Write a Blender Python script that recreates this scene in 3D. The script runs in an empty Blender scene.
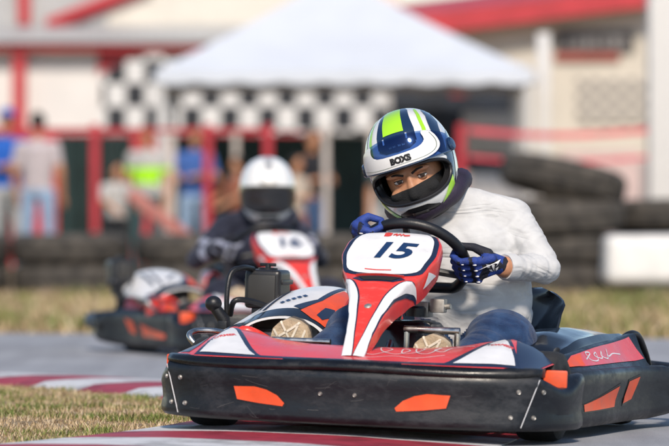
import bpy, bmesh, math, random
from math import sin, cos, pi, radians, sqrt, exp
from mathutils import Vector as V, Matrix, Quaternion, noise
from mathutils.bvhtree import BVHTree
from mathutils.geometry import delaunay_2d_cdt

random.seed(7)
C = bpy.context.scene.collection
SC = bpy.context.scene

# ------------------------------------------------------------------ camera, sky, sun, exposure
CAMY, CAMH, FPX = -14.0, 0.63, 4646.0
cam = bpy.data.cameras.new('camera')
cam.sensor_width = 36.0
cam.lens = 36.0 * FPX / 669.0
cam.clip_start, cam.clip_end = 0.5, 600.0
cam.dof.use_dof = True
cam.dof.focus_distance = 13.75
cam.dof.aperture_fstop = 3.8
cam_o = bpy.data.objects.new('camera', cam)
C.objects.link(cam_o)
cam_o.location = (0, CAMY, CAMH)
cam_o.rotation_euler = (radians(90) - math.atan(3.0 / FPX), 0, 0)
SC.camera = cam_o

SUN_AZ, SUN_EL = radians(4), radians(40)
world = bpy.data.worlds.new('World')
SC.world = world
world.use_nodes = True
wn = world.node_tree
for n in list(wn.nodes):
    wn.nodes.remove(n)
sky = wn.nodes.new('ShaderNodeTexSky')
sky.sky_type = 'NISHITA'
sky.sun_disc = False
sky.sun_elevation = SUN_EL
sky.sun_rotation = pi - SUN_AZ
sky.air_density = 1.0
sky.dust_density = 0.3
bg = wn.nodes.new('ShaderNodeBackground')
bg.inputs[1].default_value = 0.10
wo = wn.nodes.new('ShaderNodeOutputWorld')
wn.links.new(sky.outputs[0], bg.inputs[0])
wn.links.new(bg.outputs[0], wo.inputs[0])

sun = bpy.data.lights.new('sun', 'SUN')
sun.energy = 3.0
sun.angle = radians(8)
sun.color = (1.0, 0.88, 0.74)
sun_o = bpy.data.objects.new('sun', sun)
C.objects.link(sun_o)
sd = V((sin(SUN_AZ) * cos(SUN_EL), -cos(SUN_AZ) * cos(SUN_EL), sin(SUN_EL)))
sun_o.rotation_euler = sd.to_track_quat('Z', 'Y').to_euler()
sun_o.location = (3, -20, 12)

SC.view_settings.view_transform = 'Standard'
SC.view_settings.look = 'None'
SC.view_settings.exposure = 0.48
SC.view_settings.gamma = 1.0
SC.view_settings.use_curve_mapping = False

# ------------------------------------------------------------------ helpers
MATS = {}


def mat(name, col, rough=0.5, metal=0.0, coat=0.0, var=0.0, vscale=12.0, bump=0.0, bscale=80.0,
        spec=0.5, rvar=0.0, col2=None, detail=4.0, stretch=None, sheen=0.0, wear=0.0, wcol=(0.40, 0.36, 0.33)):
    if name in MATS:
        return MATS[name]
    m = bpy.data.materials.new(name)
    m.use_nodes = True
    nt = m.node_tree
    p = nt.nodes['Principled BSDF']
    p.inputs['Base Color'].default_value = (*col, 1)
    p.inputs['Roughness'].default_value = rough
    p.inputs['Metallic'].default_value = metal
    p.inputs['Coat Weight'].default_value = coat
    p.inputs['Coat Roughness'].default_value = 0.06
    p.inputs['Specular IOR Level'].default_value = spec
    if sheen:
        p.inputs['Sheen Weight'].default_value = sheen
    tc = nt.nodes.new('ShaderNodeTexCoord')
    vec = tc.outputs['Object']
    if stretch:
        mp = nt.nodes.new('ShaderNodeMapping')
        mp.inputs['Scale'].default_value = stretch
        nt.links.new(vec, mp.inputs[0])
        vec = mp.outputs[0]
    if var or col2 or rvar:
        nz = nt.nodes.new('ShaderNodeTexNoise')
        nz.inputs['Scale'].default_value = vscale
        nz.inputs['Detail'].default_value = detail
        nt.links.new(vec, nz.inputs['Vector'])
        if var or col2:
            rp = nt.nodes.new('ShaderNodeValToRGB')
            rp.color_ramp.elements[0].position = 0.32
            rp.color_ramp.elements[1].position = 0.68
            c1 = tuple(max(0, c * (1 - var)) for c in col)
            c2 = col2 if col2 else tuple(min(1, c * (1 + var)) for c in col)
            rp.color_ramp.elements[0].color = (*c1, 1)
            rp.color_ramp.elements[1].color = (*c2, 1)
            nt.links.new(nz.outputs['Fac'], rp.inputs[0])
            nt.links.new(rp.outputs[0], p.inputs['Base Color'])
        if rvar:
            mr = nt.nodes.new('ShaderNodeMapRange')
            mr.inputs['From Min'].default_value = 0.3
            mr.inputs['From Max'].default_value = 0.7
            mr.inputs['To Min'].default_value = max(0.02, rough - rvar)
            mr.inputs['To Max'].default_value = min(1, rough + rvar)
            nt.links.new(nz.outputs['Fac'], mr.inputs['Value'])
            nt.links.new(mr.outputs[0], p.inputs['Roughness'])
    if wear:
        nw = nt.nodes.new('ShaderNodeTexNoise')
        nw.inputs['Scale'].default_value = 16.0
        nw.inputs['Detail'].default_value = 10
        nw.inputs['Roughness'].default_value = 0.82
        mpw = nt.nodes.new('ShaderNodeMapping')
        mpw.inputs['Scale'].default_value = (0.55, 1.6, 1.6)
        mpw.inputs['Rotation'].default_value = (0.2, 0.3, 0.5)
        nt.links.new(tc.outputs['Object'], mpw.inputs[0])
        nt.links.new(mpw.outputs[0], nw.inputs['Vector'])
        rw = nt.nodes.new('ShaderNodeMapRange')
        rw.inputs['From Min'].default_value = 0.52
        rw.inputs['From Max'].default_value = 0.74
        rw.inputs['To Min'].default_value = 0.0
        rw.inputs['To Max'].default_value = wear
        nt.links.new(nw.outputs['Fac'], rw.inputs['Value'])
        mw = nt.nodes.new('ShaderNodeMixRGB')
        nt.links.new(rw.outputs[0], mw.inputs[0])
        src = p.inputs['Base Color'].links
        if src:
            nt.links.new(src[0].from_socket, mw.inputs[1])
        else:
            mw.inputs[1].default_value = (*col, 1)
        mw.inputs[2].default_value = (*wcol, 1)
        nt.links.new(mw.outputs[0], p.inputs['Base Color'])
    if bump:
        nb = nt.nodes.new('ShaderNodeTexNoise')
        nb.inputs['Scale'].default_value = bscale
        nb.inputs['Detail'].default_value = 5
        nt.links.new(vec, nb.inputs['Vector'])
        bp = nt.nodes.new('ShaderNodeBump')
        bp.inputs['Strength'].default_value = bump
        bp.inputs['Distance'].default_value = 0.01
        nt.links.new(nb.outputs['Fac'], bp.inputs['Height'])
        nt.links.new(bp.outputs[0], p.inputs['Normal'])
    MATS[name] = m
    return m


def tag(o, label=None, cat=None, group=None, kind=None):
    if label:
        o['label'] = label
    if cat:
        o['category'] = cat
    if group:
        o['group'] = group
    if kind:
        o['kind'] = kind
    return o


def empty(name, loc=(0, 0, 0), rot=(0, 0, 0), parent=None):
    o = bpy.data.objects.new(name, None)
    o.empty_display_size = 0.1
    C.objects.link(o)
    o.location = loc
    o.rotation_euler = rot
    o.parent = parent
    return o


def smooth_mesh(me, angle=None):
    for p in me.polygons:
        p.use_smooth = True
    if angle:
        me.set_sharp_from_angle(angle=radians(angle))


def mesh_of(bm, smooth=True, angle=40):
    bmesh.ops.recalc_face_normals(bm, faces=bm.faces)
    me = bpy.data.meshes.new('m')
    bm.to_mesh(me)
    bm.free()
    if smooth:
        smooth_mesh(me, angle)
    return me


def obj(name, me, m=None, parent=None, smooth=True, angle=40):
    if isinstance(me, bmesh.types.BMesh):
        me = mesh_of(me, smooth, angle)
    o = bpy.data.objects.new(name, me)
    me.name = name
    if m:
        ms = m if isinstance(m, (list, tuple)) else [m]
        if len(me.materials):
            me.materials.clear()
        for x in ms:
            me.materials.append(x)
    C.objects.link(o)
    o.parent = parent
    return o


def copy_tree(o, parent=None, same=True):
    c = o.copy()
    C.objects.link(c)
    c.parent = parent
    for ch in list(o.children):
        copy_tree(ch, c)
    return c


def catmull(pts, n=8, closed=False):
    pts = [V(p) for p in pts]
    out = []
    N = len(pts)
    rng = range(N if closed else N - 1)
    for i in rng:
        if closed:
            p0, p1, p2, p3 = pts[(i - 1) % N], pts[i], pts[(i + 1) % N], pts[(i + 2) % N]
        else:
            p0, p1, p2, p3 = pts[max(i - 1, 0)], pts[i], pts[i + 1], pts[min(i + 2, N - 1)]
        for k in range(n):
            t = k / n
            out.append(0.5 * ((2 * p1) + (p2 - p0) * t + (2 * p0 - 5 * p1 + 4 * p2 - p3) * t * t
                              + (3 * p1 - p0 - 3 * p2 + p3) * t ** 3))
    if not closed:
        out.append(pts[-1])
    return out


def lerp_tab(tab, x):
    if x <= tab[0][0]:
        return tab[0][1]
    for (a, va), (b, vb) in zip(tab, tab[1:]):
        if x <= b:
            t = (x - a) / (b - a)
            t = t * t * (3 - 2 * t) * 0.5 + t * 0.5
            return va + (vb - va) * t
    return tab[-1][1]


def tube(bm, pts, r, seg=10, closed=False, caps=True):
    pts = [V(p) for p in pts]
    n = len(pts)
    rs = r if isinstance(r, (list, tuple)) else [r] * n
    T = []
    for i in range(n):
        if closed:
            t = pts[(i + 1) % n] - pts[(i - 1) % n]
        else:
            t = pts[min(i + 1, n - 1)] - pts[max(i - 1, 0)]
        T.append(t.normalized())
    up = V((0, 0, 1)) if abs(T[0].z) < 0.9 else V((1, 0, 0))
    nrm = (up - T[0] * up.dot(T[0])).normalized()
    rings = []
    for i in range(n):
        nrm = (nrm - T[i] * nrm.dot(T[i])).normalized()
        b = T[i].cross(nrm)
        rings.append([bm.verts.new(pts[i] + (nrm * cos(2 * pi * k / seg) + b * sin(2 * pi * k / seg)) * rs[i])
                      for k in range(seg)])
    for i in range(n if closed else n - 1):
        a, b2 = rings[i], rings[(i + 1) % n]
        for k in range(seg):
            bm.faces.new((a[k], a[(k + 1) % seg], b2[(k + 1) % seg], b2[k]))
    if caps and not closed:
        bm.faces.new(list(reversed(rings[0])))
        bm.faces.new(rings[-1])
    return rings


def loft(bm, rings, closed_u=True, cap=True, closed_v=False):
    vs = [[bm.verts.new(p) for p in r] for r in rings]
    m = len(vs[0])
    for i in range(len(vs) if closed_v else len(vs) - 1):
        a, b = vs[i], vs[(i + 1) % len(vs)]
        for k in range(m if closed_u else m - 1):
            bm.faces.new((a[k], a[(k + 1) % m], b[(k + 1) % m], b[k]))
    if cap and closed_u:
        bm.faces.new(list(reversed(vs[0])))
        bm.faces.new(vs[-1])
    return vs


def thick(bm, rows, t):
    """a sheet of points given real thickness t along its normals (sign chooses the side)"""
    n, m = len(rows), len(rows[0])
    inner = []
    for i in range(n):
        r = []
        for j in range(m):
            a = rows[min(i + 1, n - 1)][j] - rows[max(i - 1, 0)][j]
            b = rows[i][min(j + 1, m - 1)] - rows[i][max(j - 1, 0)]
            q = b.cross(a)
            q = q.normalized() if q.length > 1e-12 else V((0, 0, 1))
            r.append(rows[i][j] + q * t)
        inner.append(r)
    loft(bm, [a + list(reversed(b)) for a, b in zip(rows, inner)], closed_u=True, cap=True)


def box(bm, lo, hi, bev=0.0, seg=2, M=None):
    r = bmesh.ops.create_cube(bm, size=1)
    vs = r['verts']
    lo, hi = V(lo), V(hi)
    for v in vs:
        v.co = V([lo[i] + (v.co[i] + 0.5) * (hi[i] - lo[i]) for i in range(3)])
        if M is not None:
            v.co = M @ v.co
    if bev:
        es = list({e for v in vs for e in v.link_edges})
        bmesh.ops.bevel(bm, geom=es, offset=bev, segments=seg, affect='EDGES', profile=0.6)


def lathe(bm, prof, seg=32, M=None):
    rings = []
    for k in range(seg):
        a = 2 * pi * k / seg
        ring = [V((r * cos(a), r * sin(a), z)) for r, z in prof]
        if M is not None:
            ring = [M @ p for p in ring]
        rings.append(ring)
    loft(bm, rings, closed_u=False, cap=False, closed_v=True)


class Blob:
    """overlapping balls that a voxel remesh turns into one skin"""
    ICO = {}

    def __init__(s):
        s.co, s.fa = [], []

    def add(s, c, r, sub):
        if sub not in Blob.ICO:
            b = bmesh.new()
            bmesh.ops.create_icosphere(b, subdivisions=sub, radius=1)
            b.verts.ensure_lookup_table()
            Blob.ICO[sub] = ([tuple(v.co) for v in b.verts], [tuple(v.index for v in f.verts) for f in b.faces])
            b.free()
        vs, fs = Blob.ICO[sub]
        n = len(s.co)
        s.co += [(c[0] + x * r[0], c[1] + y * r[1], c[2] + z * r[2]) for x, y, z in vs]
        s.fa += [(a + n, b + n, d + n) for a, b, d in fs]


def ball(bm, c, r, sub=2, M=None):
    rr = (r, r, r) if isinstance(r, (int, float)) else r
    if isinstance(bm, Blob):
        bm.add(c, rr, sub)
        return
    ret = bmesh.ops.create_icosphere(bm, subdivisions=sub, radius=1)
    for v in ret['verts']:
        p = V((v.co.x * rr[0], v.co.y * rr[1], v.co.z * rr[2]))
        v.co = (M @ p if M is not None else p) + V(c)


def caps(bm, p0, r0, p1, r1, sub=2):
    p0, p1 = V(p0), V(p1)
    L = (p1 - p0).length
    n = max(2, int(L / (0.3 * min(r0, r1))) + 1)
    for i in range(n + 1):
        t = i / n
        ball(bm, p0.lerp(p1, t), r0 + (r1 - r0) * t, sub)


def remesh(bm, voxel=0.012, smooth=3, fac=0.5):
    me = bpy.data.meshes.new('t')
    me.from_pydata(bm.co, [], bm.fa)
    o = bpy.data.objects.new('t', me)
    C.objects.link(o)
    md = o.modifiers.new('r', 'REMESH')
    md.mode = 'VOXEL'
    md.voxel_size = voxel
    if smooth:
        ms = o.modifiers.new('s', 'SMOOTH')
        ms.factor = fac
        ms.iterations = smooth
    dg = bpy.context.evaluated_depsgraph_get()
    dg.update()
    res = bpy.data.meshes.new_from_object(o.evaluated_get(dg))
    bpy.data.objects.remove(o)
    bpy.data.meshes.remove(me)
    smooth_mesh(res)
    return res


def bvh(me):
    return BVHTree.FromPolygons([v.co.copy() for v in me.vertices], [tuple(p.vertices) for p in me.polygons])


class Frame:
    """a flat frame from which a print is laid on to a real surface"""

    def __init__(s, o, u, v, d=None):
        s.o, s.u, s.v = V(o), V(u).normalized(), V(v).normalized()
        s.d = V(d).normalized() if d else s.u.cross(s.v).normalized() * -1

    def put(s, tree, x, y, off):
        p = s.o + s.u * x + s.v * y
        h = tree.ray_cast(p, s.d)
        if h[0] is None:
            h = tree.find_nearest(p)
        n = h[1]
        if n.dot(s.d) > 0:
            n = -n
        return h[0] + n * off


class Skin:
    """lays a print on a lofted grid of points by its own (u, t) coordinates"""

    def __init__(s, rows, d):
        s.r, s.d = rows, V(d).normalized()

    def put(s, tree, u, t, off):
        n, m = len(s.r) - 1, len(s.r[0]) - 1
        a, b = max(0, min(t, 1)) * n, max(0, min((u + 1) / 2, 1)) * m
        i, j = min(int(a), n - 1), min(int(b), m - 1)
        fa, fb = a - i, b - j
        p00, p01, p10, p11 = s.r[i][j], s.r[i][j + 1], s.r[i + 1][j], s.r[i + 1][j + 1]
        p = p00.lerp(p01, fb).lerp(p10.lerp(p11, fb), fa)
        nn = (p01 - p00 + p11 - p10).cross(p10 - p00 + p11 - p01).normalized()
        if nn.dot(s.d) > 0.25:
            nn = -nn
        return p + nn * off


def decal(tree, fr, poly, m, parent, off=0.0015, step=0.012, name='decal', curve=0, valid=None):
    if curve:
        poly = [(p.x, p.y) for p in catmull([(x, y, 0) for x, y in poly], curve, True)]
    pts = []
    n = len(poly)
    for i in range(n):
        a, b = V((*poly[i], 0)), V((*poly[(i + 1) % n], 0))
        k = max(1, int((b - a).length / step))
        for j in range(k):
            q = a.lerp(b, j / k)
            pts.append(V((q.x, q.y)))
    nb = len(pts)
    xs = [p.x for p in pts]
    ys = [p.y for p in pts]

    def inside(x, y):
        c = False
        for i in range(nb):
            a, b = pts[i], pts[(i + 1) % nb]
            if (a.y > y) != (b.y > y) and x < (b.x - a.x) * (y - a.y) / (b.y - a.y) + a.x:
                c = not c
        return c
    x = min(xs) + step * 0.5
    while x < max(xs):
        y = min(ys) + step * 0.5
        while y < max(ys):
            if inside(x, y):
                pts.append(V((x, y)))
            y += step
        x += step
    res = delaunay_2d_cdt(pts, [], [list(range(nb))], 1, 1e-6)
    vs, fs = res[0], res[2]
    co = [fr.put(tree, p.x, p.y, off) for p in vs]
    if valid:
        ok = [valid(c) for c in co]
        fs = [f for f in fs if all(ok[i] for i in f)]
        par = list(range(len(fs)))

        def root(i):
            while par[i] != i:
                i = par[i]
            return i
        seen = {}
        for k, f in enumerate(fs):
            for i in range(len(f)):
                e = tuple(sorted((f[i], f[(i + 1) % len(f)])))
                if e in seen:
                    par[root(k)] = root(seen[e])
                else:
                    seen[e] = k
        cnt = {}
        for k in range(len(fs)):
            cnt[root(k)] = cnt.get(root(k), 0) + 1
        if cnt:
            best = max(cnt, key=cnt.get)
            fs = [f for k, f in enumerate(fs) if root(k) == best]
    me = bpy.data.meshes.new(name)
    me.from_pydata(co, [], fs)
    bm = bmesh.new()
    bm.from_mesh(me)
    bmesh.ops.delete(bm, geom=[v for v in bm.verts if not v.link_faces], context='VERTS')
    bmesh.ops.recalc_face_normals(bm, faces=bm.faces)
    s = sum(f.normal.dot(fr.d) for f in bm.faces)
    if s > 0:
        bmesh.ops.reverse_faces(bm, faces=bm.faces)
    bm.to_mesh(me)
    bm.free()
    smooth_mesh(me)
    return obj(name, me, m, parent)


def text_decal(tree, fr, txt, size, m, parent, off=0.002, shear=0.0, bold=0.0, name='lettering', spacing=1.0, xs=1.0):
    cu = bpy.data.curves.new('t', 'FONT')
    cu.body = txt
    cu.size = size
    cu.shear = shear
    cu.offset = bold
    cu.space_character = spacing
    cu.align_x = 'CENTER'
    cu.align_y = 'CENTER'
    cu.resolution_u = 4
    o = bpy.data.objects.new('t', cu)
    C.objects.link(o)
    dg = bpy.context.evaluated_depsgraph_get()
    dg.update()
    me = bpy.data.meshes.new_from_object(o.evaluated_get(dg))
    bpy.data.objects.remove(o)
    for v in me.vertices:
        v.co = fr.put(tree, v.co.x * xs, v.co.y, off)
    return obj(name, me, m, parent)


def squiggle(tree, fr, pts, w, m, parent, off=0.002, name='script_print', n=6):
    """a thin handwritten stroke laid on a surface"""
    cp = catmull([(x, y, 0) for x, y in pts], n)
    L, R = [], []
    for i, p in enumerate(cp):
        t = (cp[min(i + 1, len(cp) - 1)] - cp[max(i - 1, 0)])
        t = t.normalized() if t.length > 1e-9 else V((1, 0, 0))
        q = V((-t.y, t.x, 0)) * w * 0.5
        a, b = p + q, p - q
        L.append(fr.put(tree, a.x, a.y, off))
        R.append(fr.put(tree, b.x, b.y, off))
    k = len(L)
    me = bpy.data.meshes.new(name)
    me.from_pydata(L + R, [], [(i, i + 1, k + i + 1, k + i) for i in range(k - 1)])
    return obj(name, me, m, parent)


def at(px, py, Y):
    s = FPX / (Y - CAMY)
    return V(((px - 334.5) / s, Y, CAMH + (220 - py) / s))


# ------------------------------------------------------------------ materials
def plastic_black(name, base, light, rough):
    """moulded black plastic with grey scuffs, scratches and dust"""
    m = bpy.data.materials.new(name)
    m.use_nodes = True
    nt = m.node_tree
    p = nt.nodes['Principled BSDF']
    tc = nt.nodes.new('ShaderNodeTexCoord')
    mp = nt.nodes.new('ShaderNodeMapping')
    mp.inputs['Scale'].default_value = (6.0, 6.0, 11.0)
    mp.inputs['Rotation'].default_value = (0.1, 0.25, 0)
    nt.links.new(tc.outputs['Object'], mp.inputs[0])
    n1 = nt.nodes.new('ShaderNodeTexNoise')
    n1.inputs['Scale'].default_value = 5.0
    n1.inputs['Detail'].default_value = 9.0
    n1.inputs['Roughness'].default_value = 0.72
    nt.links.new(mp.outputs[0], n1.inputs['Vector'])
    n2 = nt.nodes.new('ShaderNodeTexNoise')
    n2.inputs['Scale'].default_value = 7.0
    n2.inputs['Detail'].default_value = 5.0
    nt.links.new(tc.outputs['Object'], n2.inputs['Vector'])
    mu = nt.nodes.new('ShaderNodeMath')
    mu.operation = 'MULTIPLY'
    nt.links.new(n1.outputs['Fac'], mu.inputs[0])
    nt.links.new(n2.outputs['Fac'], mu.inputs[1])
    rp = nt.nodes.new('ShaderNodeValToRGB')
    rp.color_ramp.elements[0].position = 0.24
    rp.color_ramp.elements[1].position = 0.52
    rp.color_ramp.elements[0].color = (*base, 1)
    rp.color_ramp.elements[1].color = (*light, 1)
    nt.links.new(mu.outputs[0], rp.inputs[0])
    nt.links.new(rp.outputs[0], p.inputs['Base Color'])
    mr = nt.nodes.new('ShaderNodeMapRange')
    mr.inputs['From Min'].default_value = 0.15
    mr.inputs['From Max'].default_value = 0.4
    mr.inputs['To Min'].default_value = rough - 0.1
    mr.inputs['To Max'].default_value = rough + 0.25
    nt.links.new(mu.outputs[0], mr.inputs['Value'])
    nt.links.new(mr.outputs[0], p.inputs['Roughness'])
    bp = nt.nodes.new('ShaderNodeBump')
    bp.inputs['Strength'].default_value = 0.25
    bp.inputs['Distance'].default_value = 0.004
    nt.links.new(n1.outputs['Fac'], bp.inputs['Height'])
    nt.links.new(bp.outputs[0], p.inputs['Normal'])
    MATS[name] = m
    return m


M_bump = plastic_black('bumper_plastic', (0.0045, 0.006, 0.010), (0.036, 0.039, 0.046), 0.38)
M_bump2 = plastic_black('bumper_lip_plastic', (0.005, 0.0055, 0.007), (0.024, 0.024, 0.026), 0.30)
M_gloss = mat('black_gloss', (0.005, 0.006, 0.009), 0.17, coat=0.3, rvar=0.1, vscale=9, bump=0.05, bscale=30)
M_satin = mat('black_satin', (0.008, 0.0085, 0.011), 0.42, var=0.3, bump=0.08, bscale=200)
M_rub = mat('tyre_rubber', (0.018, 0.018, 0.019), 0.75, var=0.35, vscale=25, bump=0.2, bscale=90)
M_red = mat('kart_red', (0.74, 0.045, 0.034), 0.33, wear=0.45, coat=0.25, var=0.10, vscale=6, rvar=0.12, bump=0.03, bscale=40)
M_pink = mat('kart_sunfaded_red', (0.74, 0.060, 0.070), 0.34, wear=0.5, wcol=(0.55, 0.30, 0.30), coat=0.2, var=0.12, vscale=7, rvar=0.12)
M_orange = mat('kart_orange_red', (0.76, 0.085, 0.020), 0.40, wear=0.4, wcol=(0.25, 0.10, 0.07), var=0.12, vscale=18, rvar=0.1)
M_white = mat('kart_white_print', (0.74, 0.74, 0.75), 0.36, wear=0.4, wcol=(0.42, 0.41, 0.40), coat=0.15, var=0.05, vscale=14, rvar=0.1)
M_navy = mat('kart_navy_print', (0.012, 0.022, 0.055), 0.35, coat=0.2)
M_num = mat('number_blue', (0.008, 0.035, 0.11), 0.38)
M_steel = mat('steel_tube', (0.52, 0.51, 0.49), 0.30, metal=1.0, var=0.15, vscale=30, rvar=0.12)
M_dsteel = mat('dark_steel', (0.12, 0.12, 0.12), 0.45, metal=0.9, var=0.3, vscale=30)
M_alu = mat('cast_alloy', (0.45, 0.43, 0.40), 0.5, metal=0.8, var=0.3, vscale=40)
M_frame = mat('frame_paint', (0.35, 0.02, 0.025), 0.4, var=0.2)
M_sole = mat('sole_tan', (0.50, 0.39, 0.26), 0.75, var=0.22, vscale=40, bump=0.3, bscale=150)
M_tread = mat('sole_tread', (0.76, 0.68, 0.55), 0.75, var=0.15, vscale=60)
M_shoe = mat('shoe_upper', (0.10, 0.085, 0.07), 0.8, var=0.2)
M_skin = mat('skin', (0.46, 0.215, 0.115), 0.5, var=0.10, vscale=60, bump=0.05, bscale=300)
M_balac = mat('balaclava', (0.010, 0.010, 0.011), 0.9, bump=0.3, bscale=250)
M_lime = mat('helmet_lime', (0.36, 0.72, 0.02), 0.25, coat=0.8)
M_hwhite = mat('helmet_white', (0.76, 0.76, 0.75), 0.25, coat=0.8, var=0.03)
M_hnavy = mat('helmet_navy', (0.008, 0.028, 0.075), 0.22, coat=0.8)
M_hblack = mat('helmet_black', (0.012, 0.012, 0.014), 0.35)
M_gblue = mat('glove_blue', (0.016, 0.045, 0.24), 0.7, var=0.25, vscale=60, bump=0.3, bscale=260)
M_gblack = mat('glove_black', (0.010, 0.011, 0.02), 0.7, bump=0.3, bscale=260)
M_gwhite = mat('glove_white', (0.72, 0.72, 0.74), 0.6)
M_collar = mat('collar_purple', (0.022, 0.014, 0.032), 0.6, var=0.3, vscale=20, bump=0.2, bscale=120)


def fabric(name, c1, c2, rough, sc, st=0.35, crease=0.0, vs=18.0):
    m = bpy.data.materials.new(name)
    m.use_nodes = True
    nt = m.node_tree
    p = nt.nodes['Principled BSDF']
    p.inputs['Roughness'].default_value = rough
    p.inputs['Specular IOR Level'].default_value = 0.25
    p.inputs['Sheen Weight'].default_value = 0.15
    tc = nt.nodes.new('ShaderNodeTexCoord')
    n1 = nt.nodes.new('ShaderNodeTexNoise')
    n1.inputs['Scale'].default_value = vs
    n1.inputs['Detail'].default_value = 6
    n1.inputs['Distortion'].default_value = 0.6
    nt.links.new(tc.outputs['Object'], n1.inputs['Vector'])
    rp = nt.nodes.new('ShaderNodeValToRGB')
    rp.color_ramp.elements[0].position = 0.35
    rp.color_ramp.elements[1].position = 0.7
    rp.color_ramp.elements[0].color = (*c1, 1)
    rp.color_ramp.elements[1].color = (*c2, 1)
    nt.links.new(n1.outputs['Fac'], rp.inputs[0])
    nt.links.new(rp.outputs[0], p.inputs['Base Color'])
    n2 = nt.nodes.new('ShaderNodeTexNoise')
    n2.inputs['Scale'].default_value = sc
    n2.inputs['Detail'].default_value = 3
    nt.links.new(tc.outputs['Object'], n2.inputs['Vector'])
    bp = nt.nodes.new('ShaderNodeBump')
    bp.inputs['Strength'].default_value = st
    bp.inputs['Distance'].default_value = 0.01
    nt.links.new(n2.outputs['Fac'], bp.inputs['Height'])
    nt.links.new(bp.outputs[0], p.inputs['Normal'])
    if crease:
        mp = nt.nodes.new('ShaderNodeMapping')
        mp.inputs['Rotation'].default_value = (0.3, 0.75, 0.35)
        mp.inputs['Scale'].default_value = (4.0, 9.0, 15.0)
        nt.links.new(tc.outputs['Object'], mp.inputs[0])
        n3 = nt.nodes.new('ShaderNodeTexNoise')
        n3.inputs['Scale'].default_value = 1.0
        n3.inputs['Detail'].default_value = 2.0
        n3.inputs['Distortion'].default_value = 0.9
        nt.links.new(mp.outputs[0], n3.inputs['Vector'])
        sb = nt.nodes.new('ShaderNodeMath')
        sb.operation = 'SUBTRACT'
        sb.inputs[1].default_value = 0.5
        nt.links.new(n3.outputs['Fac'], sb.inputs[0])
        ab = nt.nodes.new('ShaderNodeMath')
        ab.operation = 'ABSOLUTE'
        nt.links.new(sb.outputs[0], ab.inputs[0])
        b2 = nt.nodes.new('ShaderNodeBump')
        b2.inputs['Strength'].default_value = crease
        b2.inputs['Distance'].default_value = 0.03
        nt.links.new(ab.outputs[0], b2.inputs['Height'])
        nt.links.new(bp.outputs[0], b2.inputs['Normal'])
        nt.links.new(b2.outputs[0], p.inputs['Normal'])
    MATS[name] = m
    return m


M_shirt = fabric('white_jersey', (0.52, 0.52, 0.525), (0.60, 0.60, 0.60), 0.85, 380, 0.12, 0.6)
M_jeans = fabric('blue_denim', (0.010, 0.028, 0.085), (0.030, 0.074, 0.175), 0.85, 340, 0.5, 0.5)
M_suit = fabric('dark_suit', (0.010, 0.012, 0.025), (0.025, 0.028, 0.05), 0.8, 60, 0.3)
M_suitw = fabric('pale_suit_panel', (0.20, 0.22, 0.30), (0.34, 0.36, 0.44), 0.8, 60, 0.3)

# visor: thin tinted polycarbonate
M_visor = bpy.data.materials.new('visor_clear_tint')
M_visor.use_nodes = True
_nt = M_visor.node_tree
_nt.nodes.remove(_nt.nodes['Principled BSDF'])
_tr = _nt.nodes.new('ShaderNodeBsdfTransparent')
_tr.inputs[0].default_value = (0.46, 0.59, 0.80, 1)
_gl = _nt.nodes.new('ShaderNodeBsdfGlossy')
_gl.inputs['Roughness'].default_value = 0.05
_gl.inputs[0].default_value = (0.75, 0.87, 1.0, 1)
_lw = _nt.nodes.new('ShaderNodeLayerWeight')
_lw.inputs[0].default_value = 0.5
_pw = _nt.nodes.new('ShaderNodeMath')
_pw.operation = 'POWER'
_pw.inputs[1].default_value = 3.2
_nt.links.new(_lw.outputs['Facing'], _pw.inputs[0])
_fr = _nt.nodes.new('ShaderNodeMath')
_fr.operation = 'MULTIPLY_ADD'
_fr.inputs[1].default_value = 0.62
_fr.inputs[2].default_value = 0.035
_nt.links.new(_pw.outputs[0], _fr.inputs[0])
_mx = _nt.nodes.new('ShaderNodeMixShader')
_nt.links.new(_fr.outputs[0], _mx.inputs[0])
_nt.links.new(_tr.outputs[0], _mx.inputs[1])
_nt.links.new(_gl.outputs[0], _mx.inputs[2])
_nt.links.new(_mx.outputs[0], _nt.nodes['Material Output'].inputs[0])
M_dvisor = mat('visor_dark', (0.012, 0.013, 0.016), 0.12, coat=0.6)

# ------------------------------------------------------------------ ground, track, kerb, grass
# (kerb edges in metres, x right, y away)
K_in = catmull([(-2.9, -4.2, 0), (-1.62, -2.6, 0), (-0.80, -1.10, 0), (-0.44, 0.3, 0), (-0.46, 1.3, 0), (-0.62, 2.1, 0),
                (-0.95, 2.9, 0), (-1.50, 3.75, 0), (-2.4, 4.7, 0), (-4.0, 5.9, 0), (-7.0, 7.4, 0)], 12)
K_out = catmull([(-2.0, -5.2, 0), (-0.55, -3.2, 0), (0.35, -1.5, 0), (0.60, 0.3, 0), (0.50, 1.6, 0), (0.22, 2.65, 0),
                 (-0.25, 3.5, 0), (-0.95, 4.45, 0), (-1.9, 5.45, 0), (-3.6, 6.7, 0), (-6.7, 8.3, 0)], 12)


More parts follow.
